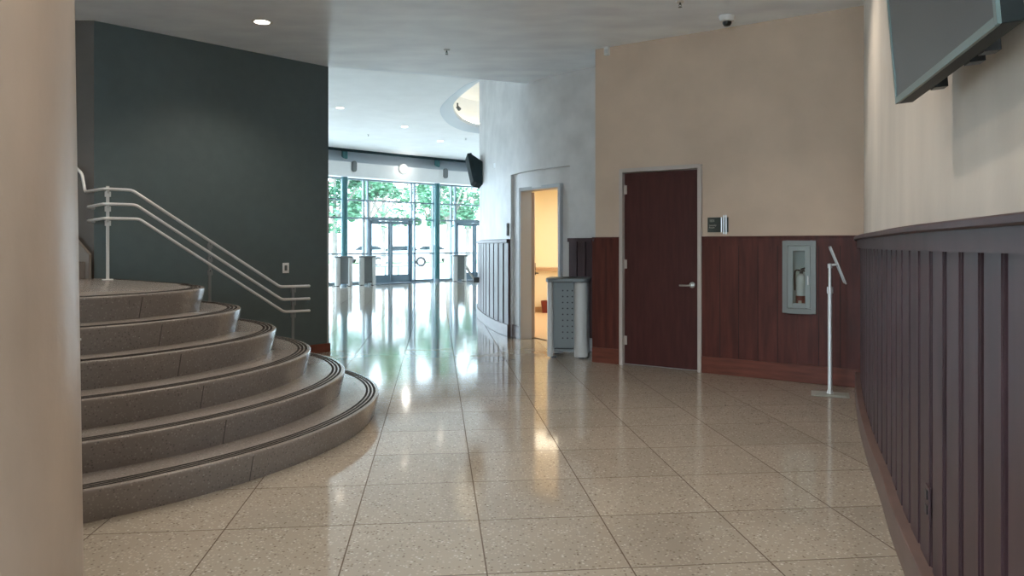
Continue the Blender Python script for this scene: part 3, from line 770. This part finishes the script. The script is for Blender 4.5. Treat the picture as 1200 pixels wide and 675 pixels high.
# fascia fittings
def on_fascia(px, py, off=.0):
    s = FP.at_px(px); q = FP.at(s, off); return q, H-(py-HY)/F*q.y, FP.ang(s)
for px, py, lab in ((414.5,195,'grey oval wall speaker on the fascia above the left teal column'), (521.7,203.2,'grey oval wall speaker on the fascia above the right teal column')):
    q, z, an = on_fascia(px, py)
    t_ = thing('wall_speaker', lab, 'speaker', (q.x, q.y, z), an, 'fascia speakers')
    bm = NB(); prism(bm, [(.09*math.cos(k*PI/12), (.10 if math.sin(k*PI/12) > 0 else -.10)+.09*math.sin(k*PI/12)) for k in range(24)], 0, .07)
    for v in bm.verts: v.co = Vector((v.co.x, v.co.z, v.co.y))
    obj('speaker_body', bm, m_spk, t_)
    bm = NB(); prism(bm, [(.07*math.cos(k*PI/12), (.09 if math.sin(k*PI/12) > 0 else -.09)+.07*math.sin(k*PI/12)) for k in range(24)], .0705, .075)
    for v in bm.verts: v.co = Vector((v.co.x, v.co.z, v.co.y))
    obj('speaker_grille', bm, m_spk, t_)
q, z, an = on_fascia(472.5, 198)
t_ = thing('round_wall_lamp', 'glowing round ring lamp on the white fascia above the entrance', 'lamp', (q.x, q.y, z), an)
Rx = Matrix.Rotation(-PI/2, 3, 'X')
bm = NB(); lathe(bm, [(0,0),(.19,0),(.19,.05),(.165,.06),(.15,.05),(0,.05)]); bmesh.ops.rotate(bm, matrix=Rx, verts=bm.verts); obj('lamp_ring', bm, m_silver, t_)
bm = NB(); lathe(bm, [(0,.051),(.145,.051),(.13,.075),(0,.085)]); bmesh.ops.rotate(bm, matrix=Rx, verts=bm.verts); obj('lamp_diffuser', bm, m_lampw, t_)
bm = NB(); lathe(bm, [(.105,.07),(.12,.09),(.105,.10),(.09,.09),(.105,.07)]); bmesh.ops.rotate(bm, matrix=Rx, verts=bm.verts); obj('inner_ring', bm, m_silver, t_)
ld = bpy.data.lights.new('lamp_light', 'POINT'); ld.energy = 4; ld.shadow_soft_size = .12; ld.color = (1,.95,.86)
lo = bpy.data.objects.new('lamp_light', ld); COL.objects.link(lo); lo.parent = t_; lo.location = (0,.22,0)

# ------------------------------------------------------------------ perforated bins
def make_bin(label, loc, rz, group=None, holes=True, w=.33, d=.33, r=.085, h=.94):
    t = thing('litter_bin', label, 'bin', loc, rz, group)
    hw_, hd = w/2, d/2
    for sx in (-1,1):
        for sy in (-1,1):
            wide = sx*sy < 0; q_ = r if wide else .035; o_ = 0 if wide else .045
            bm = NB(); lathe(bm, [(0,.02),(q_,.02),(q_,h-.02),(0,h-.02)], 28, (sx*(hw_+o_), sy*(hd+o_*.4), 0)); obj('corner_post', bm, m_silver, t)
    bm = NB(); box(bm, (0,-.168,(h+.10)/2), (w,.012,h-.14)); box(bm, (0,.168,(h+.10)/2), (w,.012,h-.14)); box(bm, (-.168,0,(h+.10)/2), (.012,d,h-.14)); box(bm, (.168,0,(h+.10)/2), (.012,d,h-.14))
    box(bm, (0,0,.09), (w,d,.03))
    bd = obj('perforated_panel', bm, m_perf, t, smooth=0)
    bm = NB(); n = 32; pl = []
    R_ = r+.015
    for cx_, cy_, a0 in ((hw_,hd,0),(-hw_,hd,PI/2),(-hw_,-hd,PI),(hw_,-hd,3*PI/2)):
        for k in range(9): a = a0+PI/2*k/8; pl.append((cx_+R_*math.cos(a), cy_+R_*math.sin(a)))
    prism(bm, pl, h-.02, h+.028); obj('lid', bm, m_greymetal, t, bevel=.008)
    bm = NB(); lathe(bm, [(.10,h+.028),(.115,h+.034),(.10,h+.034),(.09,h+.029)], 28); obj('opening_rim', bm, m_black, t)
    for sx in (-1,1):
        for sy in (-1,1):
            bm = NB(); cyl(bm, (sx*hw_,sy*hd,0), (sx*hw_,sy*hd,.022), .035, seg=16); obj('foot', bm, m_black, t)
    return t
b0 = make_bin('grey perforated bin with silver corner posts beside the open oak door', (.70,9.27,0), math.radians(-9))
for px, py_b, dy, lab in ((398, 336, 0, 'silver bin left of the left teal column, by the green wall edge'), (425.5, 334.6, 0, 'silver bin between the left teal column and the left double door'), (534, 331, 0, 'silver bin between the right teal column and the round wall')):
    Y = F*H/(py_b-HY); X = (px-600)/F*Y
    s = FP.at_px(px); q = FP.at(s, .28)
    c = copy_tree(b0); c.location = (q.x, q.y, 0); c.rotation_euler = (0,0,PI/2+.14); c['label'] = lab; c['group'] = 'silver bins by the entrance'
    c.scale = (1.12,1.12,1.04)

# ------------------------------------------------------------------ wall things on the tan wall
def tw_pt(px, py, off=0):
    s = TW.at_px(px); q = TW.at(s, off); return q, H-(py-HY)/F*q.y, s
s_a = TW.at_px(957.5); s_b = TW.at_px(918); q = TW.at((s_a+s_b)/2, .027); z0c = .685; z1c = 1.41; cw = s_b-s_a; chh = z1c-z0c
ec = thing('extinguisher_cabinet', 'steel-framed cabinet holding the extinguisher on the mahogany wainscot', 'cabinet', (q.x, q.y, z0c), ta)
fr = .05
bm = NB()
for sx in (-1,1): box(bm, (sx*(cw/2-fr/2),.008,chh/2), (fr,.014,chh))
for z in (fr/2, chh-fr/2): box(bm, (0,.008,z), (cw-2*fr,.014,fr))
obj('cabinet_frame', bm, m_cabf, ec, bevel=.004)
bm = NB(); box(bm, (0,-.150,chh/2), (cw-.03,.006,chh-.03)); obj('back_panel', bm, m_cabin, ec)
iw, ih = cw-2*fr-.008, chh-2*fr-.008
bm = NB(); dfw = .048
for sx in (-1,1): box(bm, (sx*(iw/2-dfw/2),.008,chh/2), (dfw,.012,ih))
for z in (chh/2-ih/2+dfw/2, chh/2+ih/2-dfw/2): box(bm, (0,.008,z), (iw-2*dfw,.012,dfw))
cd = obj('cabinet_door', bm, m_cabd, ec, bevel=.003)
bm = NB()
for sx in (-1,1): box(bm, (sx*(cw/2-.019),-.075,chh/2), (.006,.15,chh-.03))
for z in (.019, chh-.019): box(bm, (0,-.075,z), (cw-.044,.15,.006))
obj('cabinet_box', bm, m_cabin, ec)
bm = NB(); box(bm, (0,.008,chh/2), (iw-2*dfw,.003,ih-2*dfw)); obj('pane', bm, m_cglass, cd, smooth=0)
bm = NB(); box(bm, (-(iw/2-.02),.02,chh/2-.03), (.012,.02,.09)); obj('cabinet_handle', bm, m_steel, cd, bevel=.003)
fe = thing('fire_extinguisher', 'fire extinguisher behind the glass of the steel wall cabinet', 'fire extinguisher', (*TW.at((s_a+s_b)/2, -.05), z0c+.024), ta)
k_ = .92
bm = NB(); lathe(bm, [(0,0),(.045,0),(.05,.01),(.05,.30),(.046,.335),(.028,.365),(.018,.372),(0,.372)]); obj('cylinder_body', bm, m_silver, fe)
bm = NB(); lathe(bm, [(.0508,.0),(.0512,.03),(.0512,.14),(.0508,.15)]); lb = obj('body_label', bm, m_red, fe)
bm = NB(); box(bm, (.0,.0525,.075), (.032,.002,.055)); obj('label_patch', bm, m_letter, fe)
bm = NB(); cyl(bm, (0,0,.37), (0,0,.41), .018, seg=16); tube(bm, [(0,0,.41),(-.075,.01,.44)], [.012,.006], 8); tube(bm, [(0,0,.40),(-.07,.01,.395)], [.010,.006], 8); obj('valve_handle', bm, m_black, fe)
bm = NB(); tube(bm, rounded([(0,0,.40),(.055,.01,.41),(.062,.01,.33),(.058,.01,.20)], .03), .008, 10); obj('hose', bm, m_black, fe)

q, z, s = tw_pt(841.5, 263.5, .0)
sg = thing('room_sign', 'small green room sign with metal rods right of the mahogany door', 'sign', (q.x, q.y, z), ta)
sw = TW.at_px(829.8)-TW.at_px(845); shh = .158
x_a = TW.at_px(837.5)-s; 
bm = NB(); box(bm, (x_a,.012,0), (abs(sw),.010,shh)); obj('sign_plate', bm, m_signgreen, sg, bevel=.001)
for i, p in enumerate((846.3, 848.9, 851.7)):
    xx = TW.at_px(p)-s
    bm = NB(); tube(bm, [(xx,.022,-shh/2-.02*(i>0)),(xx,.022,shh/2+.02*(i>0))], .0055, 10); obj('metal_rod', bm, m_steel, sg)
for a_, b_ in ((847.2,848.2),(849.8,851.0),(852.4,854)):
    xa = TW.at_px(a_)-s; xb = TW.at_px(b_)-s
    bm = NB(); box(bm, ((xa+xb)/2,.012,0), (abs(xb-xa),.008,shh)); obj('sign_slat', bm, m_signgreen, sg)
lx = TW.at_px(831.7)-s
text('lettering', '101', .042, m_letter, sg, (lx,.0178,.030), (PI/2,0,PI))
text('lettering', 'Laundry\nRoom', .024, m_letter, sg, (lx,.0178,-.012), (PI/2,0,PI))

q, z, s = tw_pt(712.5, 60, .0)
t_ = thing('motion_sensor', 'small white sensor high on the tan wall beside its corner', 'sensor', (q.x, q.y, z), ta)
bm = NB(); box(bm, (0,.025,0), (.06,.05,.11)); obj('sensor_body', bm, m_plastic, t_, bevel=.008)
bm = NB(); box(bm, (0,.052,-.012), (.04,.006,.05)); obj('sensor_lens', bm, m_silver, t_, bevel=.002)

# switch plate on the green wall
s = GW.at_px(334.8); q = GW.at(s); z = H-(314-HY)/F*q.y
t_ = thing('switch_plate', 'white switch plate with dark rocker on the green wall', 'switch', (q.x, q.y, z), GW.ang(s))
bm = NB(); box(bm, (0,.004,0), (.085,.008,.125)); obj('plate', bm, m_plastic, t_, bevel=.002)
bm = NB(); box(bm, (-.0,.010,0), (.034,.008,.066)); obj('rocker', bm, m_switch, t_, bevel=.002)
# outlet on right wainscot
s = RW.at_px(1090.5, 3, RW.L); q = RW.at(s+.02, .0); z = H-(588-HY)/F*q.y
t_ = thing('wall_outlet', 'dark power outlet low on the right board wainscot', 'outlet', (q.x, q.y, z), RW.ang(s))
bm = NB(); box(bm, (0,.004,0), (.075,.008,.12)); obj('plate', bm, m_wain, t_, bevel=.002)
for dz in (-.028,.028):
    bm = NB(); box(bm, (0,.010,dz), (.034,.006,.034)); obj('socket', bm, m_black, t_, bevel=.002)
# dark device by the portal corner
s = DW.at_px(595.6, 0, 5); q = DW.at(s, 0); z = H-(269-HY)/F*q.y
t_ = thing('card_reader', 'slim dark reader on the grey wall above the curved wainscot', 'card reader', (q.x, q.y, z), DW.ang(s))
bm = NB(); box(bm, (0,.012,0), (.05,.024,.19)); obj('reader_body', bm, m_switch, t_, bevel=.004)
bm = NB(); box(bm, (0,.025,.05), (.02,.003,.03)); obj('indicator', bm, m_black, t_)
# small bracket fixture at the silhouette of the round wall
s = DW.at_px(563.4, 0, sL1+.2); q = DW.at(s, .035); 
t_ = thing('door_stop_bracket', 'small white bracket with black base low on the curved wainscot', 'bracket', (q.x, q.y, .72), DW.ang(s))
bm = NB(); box(bm, (0,.05,0), (.08,.10,.10)); obj('bracket_base', bm, m_black, t_, bevel=.01)
bm = NB(); tube(bm, [(0,.08,.0),(.0,.24,.24)], .022, 12); obj('bracket_arm', bm, m_plastic, t_)

# ------------------------------------------------------------------ document stand
ds = thing('sign_stand', 'slim silver floor stand with a tilted empty sheet holder by the wainscot', 'stand', (2.905,6.86,0), math.radians(-22))
bm = NB(); prism(bm, [(-.16,-.125),(.16,-.125),(.16,.125),(-.16,.125)], 0, .006); b2 = [(-.13,-.095),(.13,-.095),(.13,.095),(-.13,.095)]
for v in bm.verts: pass
prism(bm, b2, .006, .012); obj('base_plate', bm, m_base_plate, ds, bevel=.004)
bm = NB(); lathe(bm, [(0,.012),(.03,.012),(.024,.035),(.019,.05),(.019,.93),(0,.93)], 20); obj('pole', bm, m_rail, ds)
bm = NB(); lathe(bm, [(0,.925),(.026,.925),(.027,.955),(.026,.985),(.014,.985),(.014,1.18),(0,1.18)], 20); obj('upper_pole', bm, m_rail, ds)
bm = NB(); lathe(bm, [(0,1.15),(.02,1.155),(.021,1.195),(0,1.20)], 20); cyl(bm, (-.02,0,1.18), (.06,0,1.19), .012, seg=14); obj('tilt_joint', bm, m_rail, ds)
# holder: plane nearly edge-on, leaning away from the pole
hd_ = obj('sheet_holder', (lambda bm: (box(bm, (0,0,0), (.022,.30,.36)), bm)[1])(NB()), m_silver, ds, bevel=.003)
bpy.data.objects.remove(hd_)
hb = NB()
for sy in (-1,1): box(hb, (0,sy*.125,0), (.012,.016,.36))
for sz in (-1,1): box(hb, (0,0,sz*.172), (.012,.234,.016))
hd_ = obj('sheet_holder', hb, m_silver, ds, bevel=.002); hd_.location = (.062,0,1.185); hd_.rotation_euler = (0, -math.radians(21), math.radians(2.5))
bm = NB(); box(bm, (0,0,0), (.003,.236,.33)); obj('clear_sheet', bm, m_glass, hd_, smooth=0)

# ------------------------------------------------------------------ big display on the right wall
A = Vector((1.40,2.73)); Bq = Vector((1.131,1.74)); tl = (A-Bq).length; tang = math.atan2(A.y-Bq.y, A.x-Bq.x)
tv = thing('wall_display', 'large dark flat display mounted tilted high on the right wall', 'display', ((A.x+Bq.x)/2, (A.y+Bq.y)/2, 1.875), tang)
tilt = math.radians(4.5)
Rt = Matrix.Rotation(-tilt, 3, 'X')
def tvobj(name, bm, m, parent, bevel=0, smooth=35):
    bmesh.ops.rotate(bm, matrix=Matrix.Rotation(tilt*-1, 3, 'X'), verts=bm.verts); return obj(name, bm, m, parent, bevel=bevel, smooth=smooth)
th = .63
bm = NB(); box(bm, (0,-.028,th/2), (tl,.05,th)); cs_ = tvobj('casing', bm, m_tvbody, tv, bevel=.003)
bm = NB()
for sx in (-1,1): box(bm, (sx*(tl/2-.009),.001,th/2), (.018,.010,th))
for z in (.011, th-.011): box(bm, (0,.001,z), (tl-.036,.010,.022))
tvobj('bezel', bm, m_bezel, tv, bevel=.001)
bm = NB(); box(bm, (0,-.0015,th/2), (tl-.036,.006,th-.044)); tvobj('screen', bm, m_screen, tv, smooth=0)
bm = NB(); box(bm, (0,-.075,th*.5), (.5,.05,.35)); box(bm, (.25,-.07,.06), (.05,.04,.13)); box(bm, (-.1,-.07,.05), (.05,.04,.11)); box(bm, (-.22,-.07,.05), (.05,.04,.11)); tvobj('wall_mount', bm, m_black, tv)

# far display on the drum
s = DW.at_px(566, 3, sL1+.0)
s = DW.at_px(563.5, 2.5, sL1+.1)
q = DW.at(s, 0)
fd = thing('lobby_display', 'dark tilted display hanging high on the round wall by the lobby', 'display', (q.x, q.y, 0), DW.ang(s))
zt0, zt1 = 2.53, 3.03
def slab(bm, prof, x0, x1):
    a = [bm.verts.new((x0,y,z)) for y,z in prof]; b = [bm.verts.new((x1,y,z)) for y,z in prof]; n = len(prof)
    bm.faces.new(a); bm.faces.new(b[::-1])
    for i in range(n): bm.faces.new((a[i], b[i], b[(i+1)%n], a[(i+1)%n]))
    return bm
bm = NB(); slab(bm, [(.10,zt0-.03),(.165,zt0),(.275,zt1),(.20,zt1+.01)], -.5, .5); obj('casing', bm, m_fartv, fd, bevel=.006)
for x in (-.45,-.27,-.09,.09,.27,.45):
    bm = NB(); slab(bm, [(0.0,zt0-.06),(.11,zt0-.03),(.21,zt1-.0),(.0,zt1-.14)], x-.02, x+.02); obj('mount_rib', bm, m_fartv, fd, smooth=0)
bm = NB(); slab(bm, [(.1655,zt0+.02),(.1685,zt0+.02),(.2735,zt1-.02),(.2705,zt1-.02)], -.47, .47); obj('screen', bm, m_fartv, fd, smooth=0)

# ------------------------------------------------------------------ ceiling things
def downlight(loc, label, group, power, r=.085, spot=True, col=WARM, es=None):
    t = thing('recessed_downlight', label, 'ceiling light', loc, 0, group)
    bm = NB(); lathe(bm, [(r-.012,-.002),(r+.012,-.004),(r+.024,.0),(r+.012,.002)], 36); obj('trim_ring', bm, m_plastic, t)
    bm = NB(); lathe(bm, [(0,-.0015),(r-.010,-.0025)], 36); obj('lamp_lens', bm, m_lamp, t)
    l = bpy.data.lights.new('downlight_beam', 'SPOT'); l.energy = power; l.color = col; l.spot_size = math.radians(128); l.spot_blend = .75; l.shadow_soft_size = .06
    o = bpy.data.objects.new('downlight_beam', l); COL.objects.link(o); o.parent = t; o.location = (0,0,-.02)
    return t
downlight((-2.57,7.72,CZ), 'glowing recessed downlight in the grey ceiling before the green wall', None, DOWNLIGHT_W)
for x, y in ((.54,3.5),(1.75,5.4),(-.9,5.2),(-2.9,4.7),(-4.3,6.0),(-.8,2.0),(-2.6,1.4),(-.6,-.5),(-3,-1.5),(-.8,-2.8)):
    downlight((x,y,CZ), 'recessed downlight in the foyer ceiling above and behind the view', 'foyer downlights out of view', DOWNLIGHT_W)
def ceil_pt(px, py, z): Y = (z-H)*F/(HY-py); return ((px-600)/F*Y, Y, z)
for px, py, lab in ((398.5,126.5,'faint lobby downlight nearest the green wall edge'), (474,148.5,'faint lobby downlight in the middle of the white ceiling'), (516,165.3,'faint lobby downlight near the grey ceiling ring')):
    x, y, z = ceil_pt(px, py, LZ-.002); downlight((x,y,z), lab, 'lobby downlights', 60, r=.10, col=(1,.95,.88))
def sprinkler(loc, lab):
    t = thing('fire_sprinkler', lab, 'sprinkler', loc, 0, 'ceiling sprinklers')
    bm = NB(); lathe(bm, [(0,0),(.038,0),(.034,-.008),(0,-.010)], 24); obj('escutcheon', bm, m_steel, t)
    bm = NB(); cyl(bm, (0,0,-.008), (0,0,-.03), .010, .007, seg=12); tube(bm, [(-.007,0,-.02),(-.013,0,-.035),(0,0,-.05)], .0025, 6); tube(bm, [(.007,0,-.02),(.013,0,-.035),(0,0,-.05)], .0025, 6); obj('frame_arms', bm, m_greymetal, t)
    bm = NB(); cyl(bm, (0,0,-.050), (0,0,-.053), .018, seg=16); obj('deflector', bm, m_greymetal, t)
sprinkler(ceil_pt(523.5,58.5,CZ), 'small sprinkler head in the middle of the grey ceiling')
sprinkler(ceil_pt(797,2.0,CZ), 'small sprinkler head at the top edge near the dome camera')
for px, py, lab in ((431.5,157.5,'tiny sprinkler head on the white lobby ceiling at left'), (546,162.0,'tiny sprinkler head on the white lobby ceiling by the ring')):
    sprinkler(ceil_pt(px,py,LZ), lab)
t_ = thing('dome_camera', 'white dome security camera on the ceiling over the tan wall', 'camera', ceil_pt(852,19.0,CZ))
bm = NB(); lathe(bm, [(0,0),(.078,0),(.078,-.012),(.068,-.05),(.045,-.058),(0,-.058)], 36); obj('camera_housing', bm, m_plastic, t_)
bm = NB(); lathe(bm, [(.046,-.052),(.044,-.075),(.030,-.096),(0,-.104)], 28); obj('dome_lens', bm, m_black, t_)
# small dark camera on the cove ring
t_ = thing('ring_spot_fitting', 'tiny dark fitting on the lit inner edge of the ceiling ring', 'fitting', (-1.32,18.2,LZ+.02))
bm = NB(); cyl(bm, (0,0,.1), (0,0,.0), .02, seg=12); cyl(bm, (0,0,0), (.05,-.05,-.06), .04, .045, seg=16); obj('fitting_body', bm, m_greymetal, t_)

# entrance mats
for i, (lo, hi) in enumerate(doors_rng):
    lab = ('dark entrance mat before the left glazed doors', 'dark entrance mat before the right glazed doors')[i]
    bm = band(GP, .001, .014, .12, 1.0, lo-.0, hi+.0, .3); tag(obj('entrance_mat', bm, m_mat), lab, 'mat', 'entrance mats')

# ------------------------------------------------------------------ outdoors
bm = NB(); prism(bm, [(-90,14)]+[(-16,13.9)]+[tuple(FP.at(FP.L*(24-k)/24, GO-.16)) for k in range(25)]+[(9.2,35.7),(60,35.7),(60,140),(-90,140)], -.2, -.02)
struct('ground', bm, m_pave, 'pale concrete forecourt outside the glazing', 'ground')
bm = NB(); prism(bm, [(-40,-40),(40,-40),(40,-4.65),(-40,-4.65)], -.2, -.02); struct('ground', bm, m_pave, 'pale paving outside the added windows behind the viewer', 'ground')
bm = NB(); prism(bm, [(-60,58),(30,58),(30,75),(-60,75)], -.019, .04); struct('lawn', bm, m_lawn, 'green lawn strip beyond the parked cars', 'lawn')
def tree(x, y, h, r, lab, lean=0, n=1900, seed=1):
    random.seed(seed); t = thing('street_tree', lab, 'tree', (x,y,-.02), 0, 'trees outside the entrance')
    bm = NB(); tube(bm, [(0,0,0),(lean*.3,.05,h*.25),(lean*.6,0,h*.45),(lean,0,h*.75)], [.17,.13,.11,.05], 9)
    for k in range(5):
        a = k*1.26+seed; tube(bm, [(lean*.5,0,h*.4),(lean+math.cos(a)*r*.5,math.sin(a)*r*.5,h*.62),(lean+math.cos(a)*r*.8,math.sin(a)*r*.8,h*.75)], [.07,.045,.02], 6)
    obj('trunk', bm, m_trunk, t)
    bm = NB(); cl = [(lean+random.uniform(-1,1)*r*.75, random.uniform(-1,1)*r*.75, h*random.uniform(.40,.93), r*random.uniform(.2,.36)) for _ in range(13)]
    for _ in range(n):
        c = random.choice(cl); v = Vector((random.gauss(0,1),random.gauss(0,1),random.gauss(0,1))).normalized()*c[3]*random.uniform(.5,1)**.5
        p = Vector(c[:3])+v; sx = random.uniform(.09,.16); M = Matrix.Rotation(random.uniform(0,6.3),3,'Z')@Matrix.Rotation(random.uniform(-1.2,1.2),3,'X')
        q = [bm.verts.new(p+M@Vector(w)*sx) for w in ((-1,0,0),(0,-.6,.15),(1.2,0,0),(0,.6,.15))]; bm.faces.new(q)
    f = obj('foliage', bm, m_leaf, t, smooth=0, merge=False); f['kind'] = 'stuff'
TR_ = [(392,33,5.9,1.6,'tree outside at the far left of the glazing',.0),(424,38,6.0,1.4,'leaning slim tree outside behind the left teal column',.5),(449,45,7.4,2.2,'tree outside behind the left double door',0),
       (474,55,8.2,2.4,'tree outside above the right leaf of the left double door',.2),(506,47,6.6,1.35,'tree outside between the two double doors',0),(523,40,6.3,1.5,'tree outside behind the right teal column',.2),(548,43,6.5,1.8,'tree outside behind the right double door',0),]
for i, (px, Y, h, r, lab, ln) in enumerate(TR_): tree((px-600)/F*Y, Y, h, r, lab, ln, seed=i+3)
def car(x, y, rz, lab):
    t = thing('parked_car', lab, 'car', (x,y,-.02), rz, 'cars parked outside')
    bm = NB(); pr_ = [(-2.2,.35),(-2.25,.75),(-2.0,.95),(-1.2,1.02),(-.6,1.42),(.7,1.45),(1.5,1.05),(2.15,.92),(2.25,.6),(2.2,.35)]
    a = [bm.verts.new((u,-.85,v)) for u,v in pr_]; b = [bm.verts.new((u,.85,v)) for u,v in pr_]; bm.faces.new(a); bm.faces.new(b[::-1])
    for i in range(len(pr_)): bm.faces.new((a[i], b[i], b[(i+1)%len(pr_)], a[(i+1)%len(pr_)]))
    obj('car_body', bm, m_car, t, bevel=.06)
    bm = NB()
    for sy in (-1,1):
        vs = [bm.verts.new((u, sy*.856, v)) for u,v in ((-1.05,1.04),(-.52,1.36),(.66,1.38),(1.3,1.07))]; bm.faces.new(vs)
    obj('side_window', bm, m_carglass, t, smooth=0)
    for u in (-1.35,1.4):
        for sy in (-1,1):
            bm = NB(); cyl(bm, (u,sy*.70,.33), (u,sy*.88,.33), .33, seg=24); w = obj('wheel', bm, m_tire, t)
            bm = NB(); cyl(bm, (u,sy*.881,.33), (u,sy*.89,.33), .19, seg=16); obj('hub_cap', bm, m_silver, w)
for px, Y, rz, lab in ((468,50,.15,'white car parked outside, seen through the right leaf of the left double door'),(432,58,.1,'white car parked outside, seen through the left leaf of the left double door'),(503,60,.2,'white car parked outside between the two double doors')):
    car((px-600)/F*Y, Y, rz, lab)
def bench(px, Y, lab):
    t = thing('garden_bench', lab, 'bench', ((px-600)/F*Y, Y, -.02), .2, 'benches outside the doors')
    bm = NB(); box(bm, (0,0,.46), (1.7,.45,.06)); obj('seat', bm, m_alu, t, bevel=.01)
    for sx in (-1,1): obj('leg', box(NB(), (sx*.65,0,.215), (.08,.38,.43)), m_alu, t)
bench(449.5, 33.5, 'low dark bench outside the left leaf of the left double door'); bench(468.5, 34.5, 'low dark bench outside the right leaf of the left double door')
